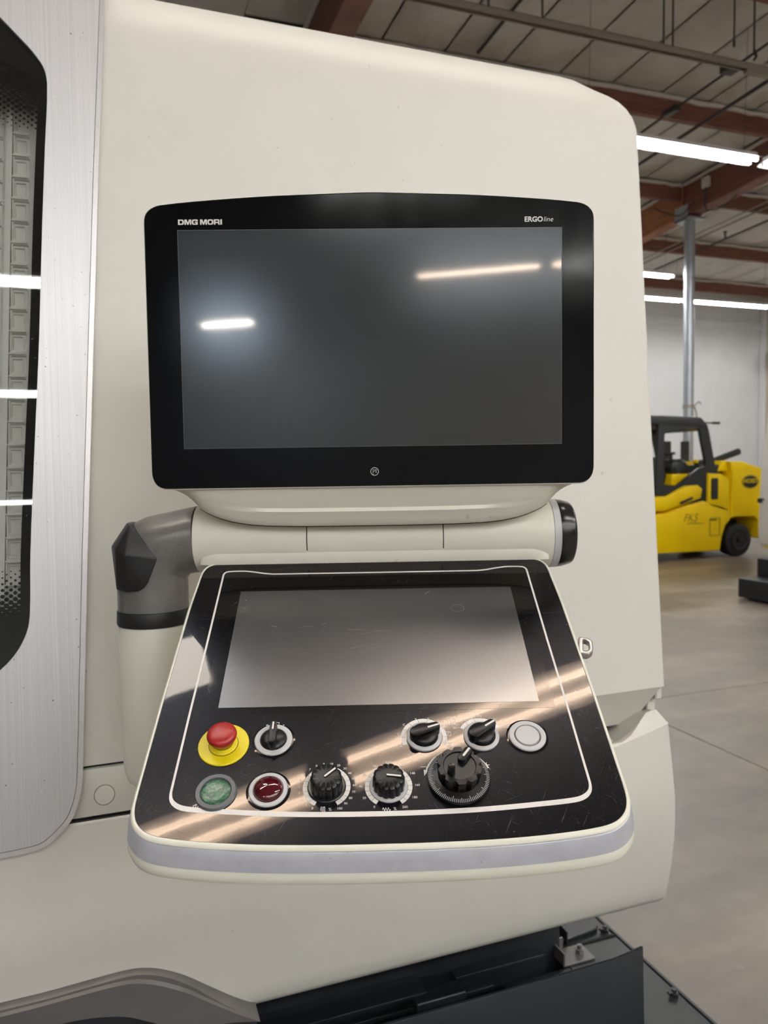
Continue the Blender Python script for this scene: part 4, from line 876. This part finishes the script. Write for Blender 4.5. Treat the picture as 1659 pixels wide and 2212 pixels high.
# ------------------------------------------------------------------ controls on the panel
def bulge(r0, r1, h): return lathe([(r1, .0), (r1-.6, h*.3), (r0+1.0, h*.85), (r0+.5, h), (r0-.5, h), (r0-.5, 0)], 64)
def segring(r0, r1, a0, a1, n, gap=.35, z=.18):
    gs = []
    for k_ in range(n):
        b0 = a0+(a1-a0)*k_/n; b1 = a0+(a1-a0)*(k_+1)/n; s_ = 1 if b1 > b0 else -1
        g0, g1 = R(b0)+s_*gap/r1/2, R(b1)-s_*gap/r1/2; m_ = 6
        A = [(math.cos(g0+(g1-g0)*i/m_), math.sin(g0+(g1-g0)*i/m_)) for i in range(m_+1)]
        gs.append(prism([(r1*c, r1*s) for c, s in A]+[(r0*c, r0*s) for c, s in A[::-1]], .02, z))
    return join(*gs)
def bar(L0, L1, w0, w1, z0, z1, ang, bev=.8):
    p = rpoly([(-L0, -w0, w0*.98), (L1, -w1, w1*.98), (L1, w1, w1*.98), (-L0, w0, w0*.98)], 8); return rotz(prism(p, z0, z1, bev), R(ang))
def tx(s, x, y, size=3.6, h=.18, sx=1.0, bold=.0): return mv(text(s, size, bold, sx, h=h), x, y)
# emergency stop
es = Pn('emergency_stop', lathe([(25.6, 0), (25.6, 1.2), (25.0, 1.7), (14.8, 1.9), (0, 1.9)], 72), 'yellow', at=(-159, -143), label='red mushroom emergency stop button on a round yellow plate')
Pn('plate_groove', ring(14.5, 15.0, 1.8, 2.0, 0, 60), 'dark_line', es)
Pn('collar', lathe([(14.3, 1.5), (14.3, 3.0), (13.6, 3.6), (10.6, 4.2), (10.2, 7.4), (0, 7.4)], 60), 'yellow', es)
Pn('green_band', lathe([(10.5, 4.6), (10.5, 6.6)], 50), 'green_mark', es); Pn('orange_band', lathe([(10.7, 6.6), (11.2, 9.2)], 50), 'orange_mark', es)
mc = Pn('mushroom_cap', lathe([(0, 8.5), (11.0, 8.6), (13.2, 12.0), (14.6, 14.0), (15.0, 16.0), (14.7, 17.8), (13.6, 19.4), (11, 20.6), (7, 21.3), (3, 21.6), (0, 21.7)], 64), 'red', es)
def arc_arrow(r, a0, a1, z):
    p = [(r*math.cos(R(a0+(a1-a0)*i/10)), r*math.sin(R(a0+(a1-a0)*i/10))) for i in range(11)]
    e = p[-1]; a = R(a1); tdir = Vector((-math.sin(a), math.cos(a)))*(1 if a1 > a0 else -1); n_ = Vector((math.cos(a), math.sin(a)))
    w1 = Vector(e)-tdir*2.0+n_*1.6; w2 = Vector(e)-tdir*2.0-n_*1.6
    return join(stroke(p, .55, z, .25), stroke([tuple(w1), e, tuple(w2)], .5, z, .25))
Pn('turn_arrow', join(*[arc_arrow(9.2, a, a-75, 20.85) for a in (120, 0, 240)]), 'red', es)
# mode key selector
k1 = Pn('mode_selector', join(bulge(19.2, 21.8, .45)), 'bulge', at=(-108.8, -139), label='narrow upright black rotary selector in a silver ring')
Pn('selector_ring', lathe([(13.2, 1.0), (19.2, 1.0), (19.2, 2.0), (18.6, 2.7), (14.2, 3.0), (13.2, 2.4), (13.2, 1.0)], 64), 'silver', k1)
Pn('selector_dome', lathe([(14.0, 1.5), (13.8, 2.8), (12, 5.0), (8, 6.6), (0, 7.2)], 56), 'knob', k1)
hd = Pn('handle', mv(bar(14.2, 13.5, 3.8, 3.4, 2.2, 15.5, 90, .9), 0, .5, 0), 'knob', k1)
Pn('pointer_line', mv(rotz(prism(rpoly([(2, -.9, .6), (11.4, -.9, .6), (11.4, .9, .6), (2, .9, .6)]), 15.45, 15.65), R(90)), 0, .5, 0), 'white_print', hd)
Pn('door_icon', mv(join(stroke([(-9.6, 20), (-4.4, 20)], .45, .02), stroke([(-8, 21), (-9.6, 20), (-8, 19)], .45, .02), stroke([(4.4, 19.6), (9.4, 19.4)], .45, .02), stroke([(7.8, 20.5), (9.4, 19.4), (7.8, 18.5)], .45, .02), stroke([(-4, 20), (-4, 23.2), (3.6, 23.2), (3.6, 17.2)], .5, .02), stroke([(2, 17.4), (4.6, 17.4)], .5, .02)), 0, 0, 0), 'white_print', k1)
# illuminated buttons
gb = Pn('green_button', lathe([(20.2, 0), (20.2, 1.2), (18.9, 2.6), (15.2, 2.9), (14.4, 2.0), (14.4, .4), (0, .4)], 64), 'grey_ring', at=(-158.5, -198.2), label='worn green push button in a dark grey ring')
Pn('button_lens', lathe([(14.0, .4), (14.0, 1.6), (13.2, 2.0), (7, 1.7), (0, 1.6)], 56), 'green_lens', gb)
Pn('arrow_icon', mv(join(stroke([(0, -2), (0, 2)], .5, .02), stroke([(-1.5, .6), (0, 2), (1.5, .6)], .5, .02), stroke([(-2.2, -1.5), (-2.2, .4)], .5, .02), stroke([(2.2, -1.5), (2.2, .4)], .5, .02)), -16.6, -14, 0), 'white_print', gb)
rb = Pn('red_button', join(bulge(18.8, 21.4, .45)), 'bulge', at=(-108.5, -197.4), label='domed dark red push button in a silver ring')
Pn('button_ring', lathe([(14.2, .8), (18.7, .8), (18.7, 2.0), (18.0, 2.7), (15, 3.0), (14.2, 2.2), (14.2, .8)], 64), 'silver', rb)
Pn('button_lens', lathe([(13.9, .8), (13.9, 3.4), (13.0, 5.2), (10.5, 7.0), (6.5, 8.3), (0, 8.9)], 56), 'red_lens', rb)
sb = Pn('silver_button', join(bulge(19, 21.6, .45)), 'bulge', at=(150.8, -141), label='flat round silver push button in a silver ring')
Pn('button_ring', lathe([(13.4, .8), (18.9, .8), (18.9, 2.0), (18.2, 2.7), (14.2, 3.0), (13.4, 2.2), (13.4, .8)], 64), 'silver', sb)
Pn('button_gap', lathe([(13.3, 1.2), (0, 1.2)], 48), 'dark_line', sb)
Pn('button_face', lathe([(12.6, 1.0), (12.6, 2.6), (12.2, 3.0), (0, 3.0)], 56), 'silver', sb)
Pn('button_inner_ring', ring(12.0, 12.3, 2.9, 3.05, 0, 56), 'dark_line', sb)
# override potentiometers
def flute(r, n, d, m=10):
    out = []
    for i in range(n*m):
        a = 2*math.pi*i/(n*m); ph = (i % m)/m; s_ = abs(math.cos(math.pi*ph)); out.append(((r+d*(s_**.6-.5))*math.cos(a), (r+d*(s_**.6-.5))*math.sin(a)))
    return out
def pot(at, ang, labels, ring_mat, icon, label, a0, a1, nseg):
    kb_o = flute(15.6, 14, 1.5)
    sc = lambda k_: [(x*k_, y*k_) for x, y in kb_o]
    p_ = Pn('override_knob', loft([[(x, y, 1.5) for x, y in sc(.96)], [(x, y, 13.8) for x, y in sc(.93)], [(x, y, 15.2) for x, y in sc(.90)], [(x*.80, y*.80, 16.6) for x, y in circ(15.6, 140)], [(x*.4, y*.4, 17.3) for x, y in circ(15.6, 140)]]), 'knob', at=at, label=label, sm=30)
    Pn('base_ring', lathe([(18.3, 0), (18.3, 1.4), (17.5, 2.1), (14.5, 2.1), (14.0, 0)], 64), ring_mat, p_)
    Pn('scale_ring', segring(18.6, 22.9, a0, a1, nseg), 'white_print', p_)
    n_ = len(labels)-1; gs = []
    for i, s in enumerate(labels):
        if s: a = R(a0+(a1-a0)*i/n_); rr = 26.2+(.9 if len(s) == 3 else 0); gs.append(tx(s, rr*math.cos(a)*1.02, rr*math.sin(a), 3.5))
    Pn('scale_numbers', join(*gs), 'white_print', p_)
    pb = Pn('pointer_bar', mv(bar(4.5, 4.5+6.5, 2.1, 1.9, 16.0, 18.0, 0, .7), 2, 0, 0), 'knob', p_); pb.rotation_euler = (0, 0, R(ang))
    Pn('pointer_line', mv(prism(rpoly([(-4, -.9, .6), (10, -.9, .6), (10, .9, .6), (-4, .9, .6)]), 17.95, 18.2), 2, 0, 0), 'white_print', pb)
    Pn('scale_icon', icon, 'white_print', p_)
    return p_
wv = join(stroke([(-4.6, -25.6), (-4.6, -21.8), (-3.4, -21.8), (-3.4, -27.5), (-2.2, -27.5), (-2.2, -21.8), (-1, -21.8), (-1, -27.5), (.4, -27.5)], .5, .02), tx('%', 4, -24.6, 4.4))
pot((-52.8, -194.6), 42, ['0', '1', '2', '3', '4', '5', '6', '7', '8', '9', '10', '20', '30', '40', '50', '60', '70', '80', '90', '100'], 'gloss_black', wv, 'fluted black override knob, left of the pair, pointer aimed up and right', 242, -62, 19)
zz = join(stroke([(-6.6, -25), (-5.8, -23.2), (-4.6, -26.4), (-3.4, -23.2), (-2.2, -26.4), (-1, -23.2), (.2, -26.4), (1, -25)], .5, .02), tx('%', 5.2, -24.6, 4.4))
pot((6.8, -195.6), -8, ['0', '20', '40', '60', '80', '100', '120', '140', '160', '180', '200'], 'silver', zz, 'fluted black override knob, right of the pair, pointer aimed to the right', 238, -58, 20)
# axis and step selectors
def selector(at, ang, a0, a1, nseg, labels, icon, label):
    s_ = Pn('axis_selector', lathe([(18.2, 0), (18.2, 1.8), (17.4, 2.6), (14.8, 3.2), (13.4, 3.2), (13.4, 0)], 64), 'silver', at=at, label=label)
    Pn('selector_dome', lathe([(14.6, 1.8), (14.4, 4.0), (13.2, 6.5), (10.5, 8.4), (6, 9.4), (0, 9.8)], 56), 'knob', s_)
    hd = Pn('handle', bar(15.5, 16.5, 6.8, 4.2, 3.2, 14.4, 0, 1.2), 'knob', s_, sm=40); hd.rotation_euler = (0, 0, R(ang))
    Pn('pointer_line', prism(rpoly([(3.5, -1.0, .7), (15.8, -1.0, .7), (15.8, 1.0, .7), (3.5, 1.0, .7)]), 14.35, 14.6), 'white_print', hd)
    Pn('scale_ring', segring(19.2, 23.6, a0, a1, nseg), 'white_print', s_)
    gs = [tx(s, x-at[0], y-at[1], sz) for s, x, y, sz in labels]+icon
    Pn('scale_labels', join(*gs), 'white_print', s_)
    return s_
bx_ = lambda x, y: band(rpoly([(x-2.6, y-2.6), (x+2.6, y-2.6), (x+2.6, y+2.6), (x-2.6, y+2.6)]), rpoly([(x-2.1, y-2.1), (x+2.1, y-2.1), (x+2.1, y+2.1), (x-2.1, y+2.1)]), .02, .17)
ic = join(stroke([(26, 24.5), (26, 15.2), (29, 14.4), (29, 23.6), (26, 24.5)], .45, .02), stroke([(30, 24), (30, 15)], .45, .02), stroke([(32, 23), (32, 15), (34, 15), (34, 23), (32, 23)], .45, .02), stroke([(34.6, 16.8), (36, 16.8), (36, 14.6), (34.4, 14.6)], .45, .02))
s2 = selector((45, -138.6), 18, 205, -25, 9, [('Y', 37.7, -115.6, 3.9), ('B', 51, -115.8, 3.9), ('TS/', 65, -119.2, 3.7), ('2nd-SP', 69, -123.4, 3.7), ('C', 25.2, -122.4, 3.9), ('Z', 18.4, -134.6, 3.9), ('X', 21.0, -149.3, 3.9)], [ic, mv(bx_(25.2, 3.5)), mv(bx_(25.2, -9.6))], 'black wing handle selector with letter scale, left of the two')
Pn('boxed_letters', join(tx('X', 25.2, 3.5, 3.8), tx('Z', 25.2, -9.6, 3.8)), 'white_print', s2)
selector((103.8, -139.4), 33, 152, 28, 5, [('OFF', 79.5, -128.0, 3.9), ('X1', 89.2, -118.2, 3.9), ('X10', 104.0, -113.4, 3.9), ('X50', 119.6, -117.6, 3.9), ('X100', 130.4, -128.2, 3.9)], [], 'black wing handle selector with step scale from off upward, right of the two')
# handwheel
hw = Pn('handwheel', lathe([(27.5, 0), (29.8, .6), (30.4, 2.0), (30.4, 3.8), (30.0, 4.6), (20.5, 7.2), (20.5, 4)], 96), 'knob', at=(75, -189.0), label='large black handwheel with graduated ring, scalloped knob and crank pin')
sl = math.atan2(2.6, 9.5)
tk_ = []
for i in range(100):
    a = 2*math.pi*i/100; L_ = 5.2 if i % 10 == 0 else (4.2 if i % 5 == 0 else 3.2)
    g = xf(box(0, L_, -.28, .28, 0, .12), Matrix.Rotation(a, 4, 'Z') @ Matrix.Translation((29.7-L_, 0, 4.68+(L_)*2.6/9.5)) @ Matrix.Rotation(sl, 4, 'Y'))
    tk_.append(g)
Pn('graduation', join(*tk_), 'grey_print', hw, kind='stuff')
Pn('graduation_numbers', join(*[xf(text(str(n_*10), 3.0, 0, h=.05), Matrix.Rotation(R(-90-36*(n_-6)), 4, 'Z') @ Matrix.Translation((23.6, 0, 6.45)) @ Matrix.Rotation(sl, 4, 'Y') @ Matrix.Rotation(R(-90), 4, 'Z')) for n_ in range(10)]), 'dark_line', hw)
ko = []
for i in range(160):
    a = 2*math.pi*i/160; ph = (i % 16)/16; s_ = .5+.5*math.cos(2*math.pi*(ph-.5)); ko.append(((18.9+3.4*min(1, s_*2.2)**1.0*.9)*math.cos(a), (18.9+3.4*min(1, s_*2.2)*.9)*math.sin(a)))
sck = lambda k_: [(x*k_, y*k_) for x, y in ko]
kn = Pn('scalloped_knob', loft([[(x, y, 5) for x, y in sck(.93)], [(x, y, 19.5) for x, y in sck(.99)], [(x, y, 20.8) for x, y in sck(.97)], [(x*.83, y*.83, 21.0) for x, y in circ(19, 160)], [(x*.8, y*.8, 19.8) for x, y in circ(19, 160)], [(x*.3, y*.3, 19.6) for x, y in circ(19, 160)]]), 'knob', hw, sm=30)
Pn('pointer_bar', join(mv(bar(9, 10, 4.1, 4.0, 18.5, 24.6, 52, .9), 5.8, 10.2, 0)), 'knob', hw)
Pn('pointer_line', mv(rotz(prism(rpoly([(-3, -1.1, .7), (8.6, -1.1, .7), (8.6, 1.1, .7), (-3, 1.1, .7)]), 24.55, 24.8), R(52)), 5.8, 10.2, 0), 'white_print', hw)
Pn('crank_pin', mv(lathe([(3.9, 18.5), (3.6, 26), (3.4, 31), (2.8, 32.2), (0, 32.5)], 28), -9.0, -8.2, 0), 'gloss_black', hw)
Pn('direction_marks', join(segring(31.4, 33.2, 128, 168, 1), segring(31.4, 33.2, 52, 20, 1), prism([(-33, 4), (-29.4, 9.5), (-33.2, 11.2)], .02, .17), prism([(32.6, 9), (30.2, 14.5), (27.6, 17)], .02, .17), stroke([(-35.5, 14.4), (-30.6, 14.4)], .6, .02), stroke([(26.6, 15.0), (32, 15.0)], .6, .02), stroke([(29.4, 12.4), (29.4, 17.6)], .6, .02)), 'white_print', hw)
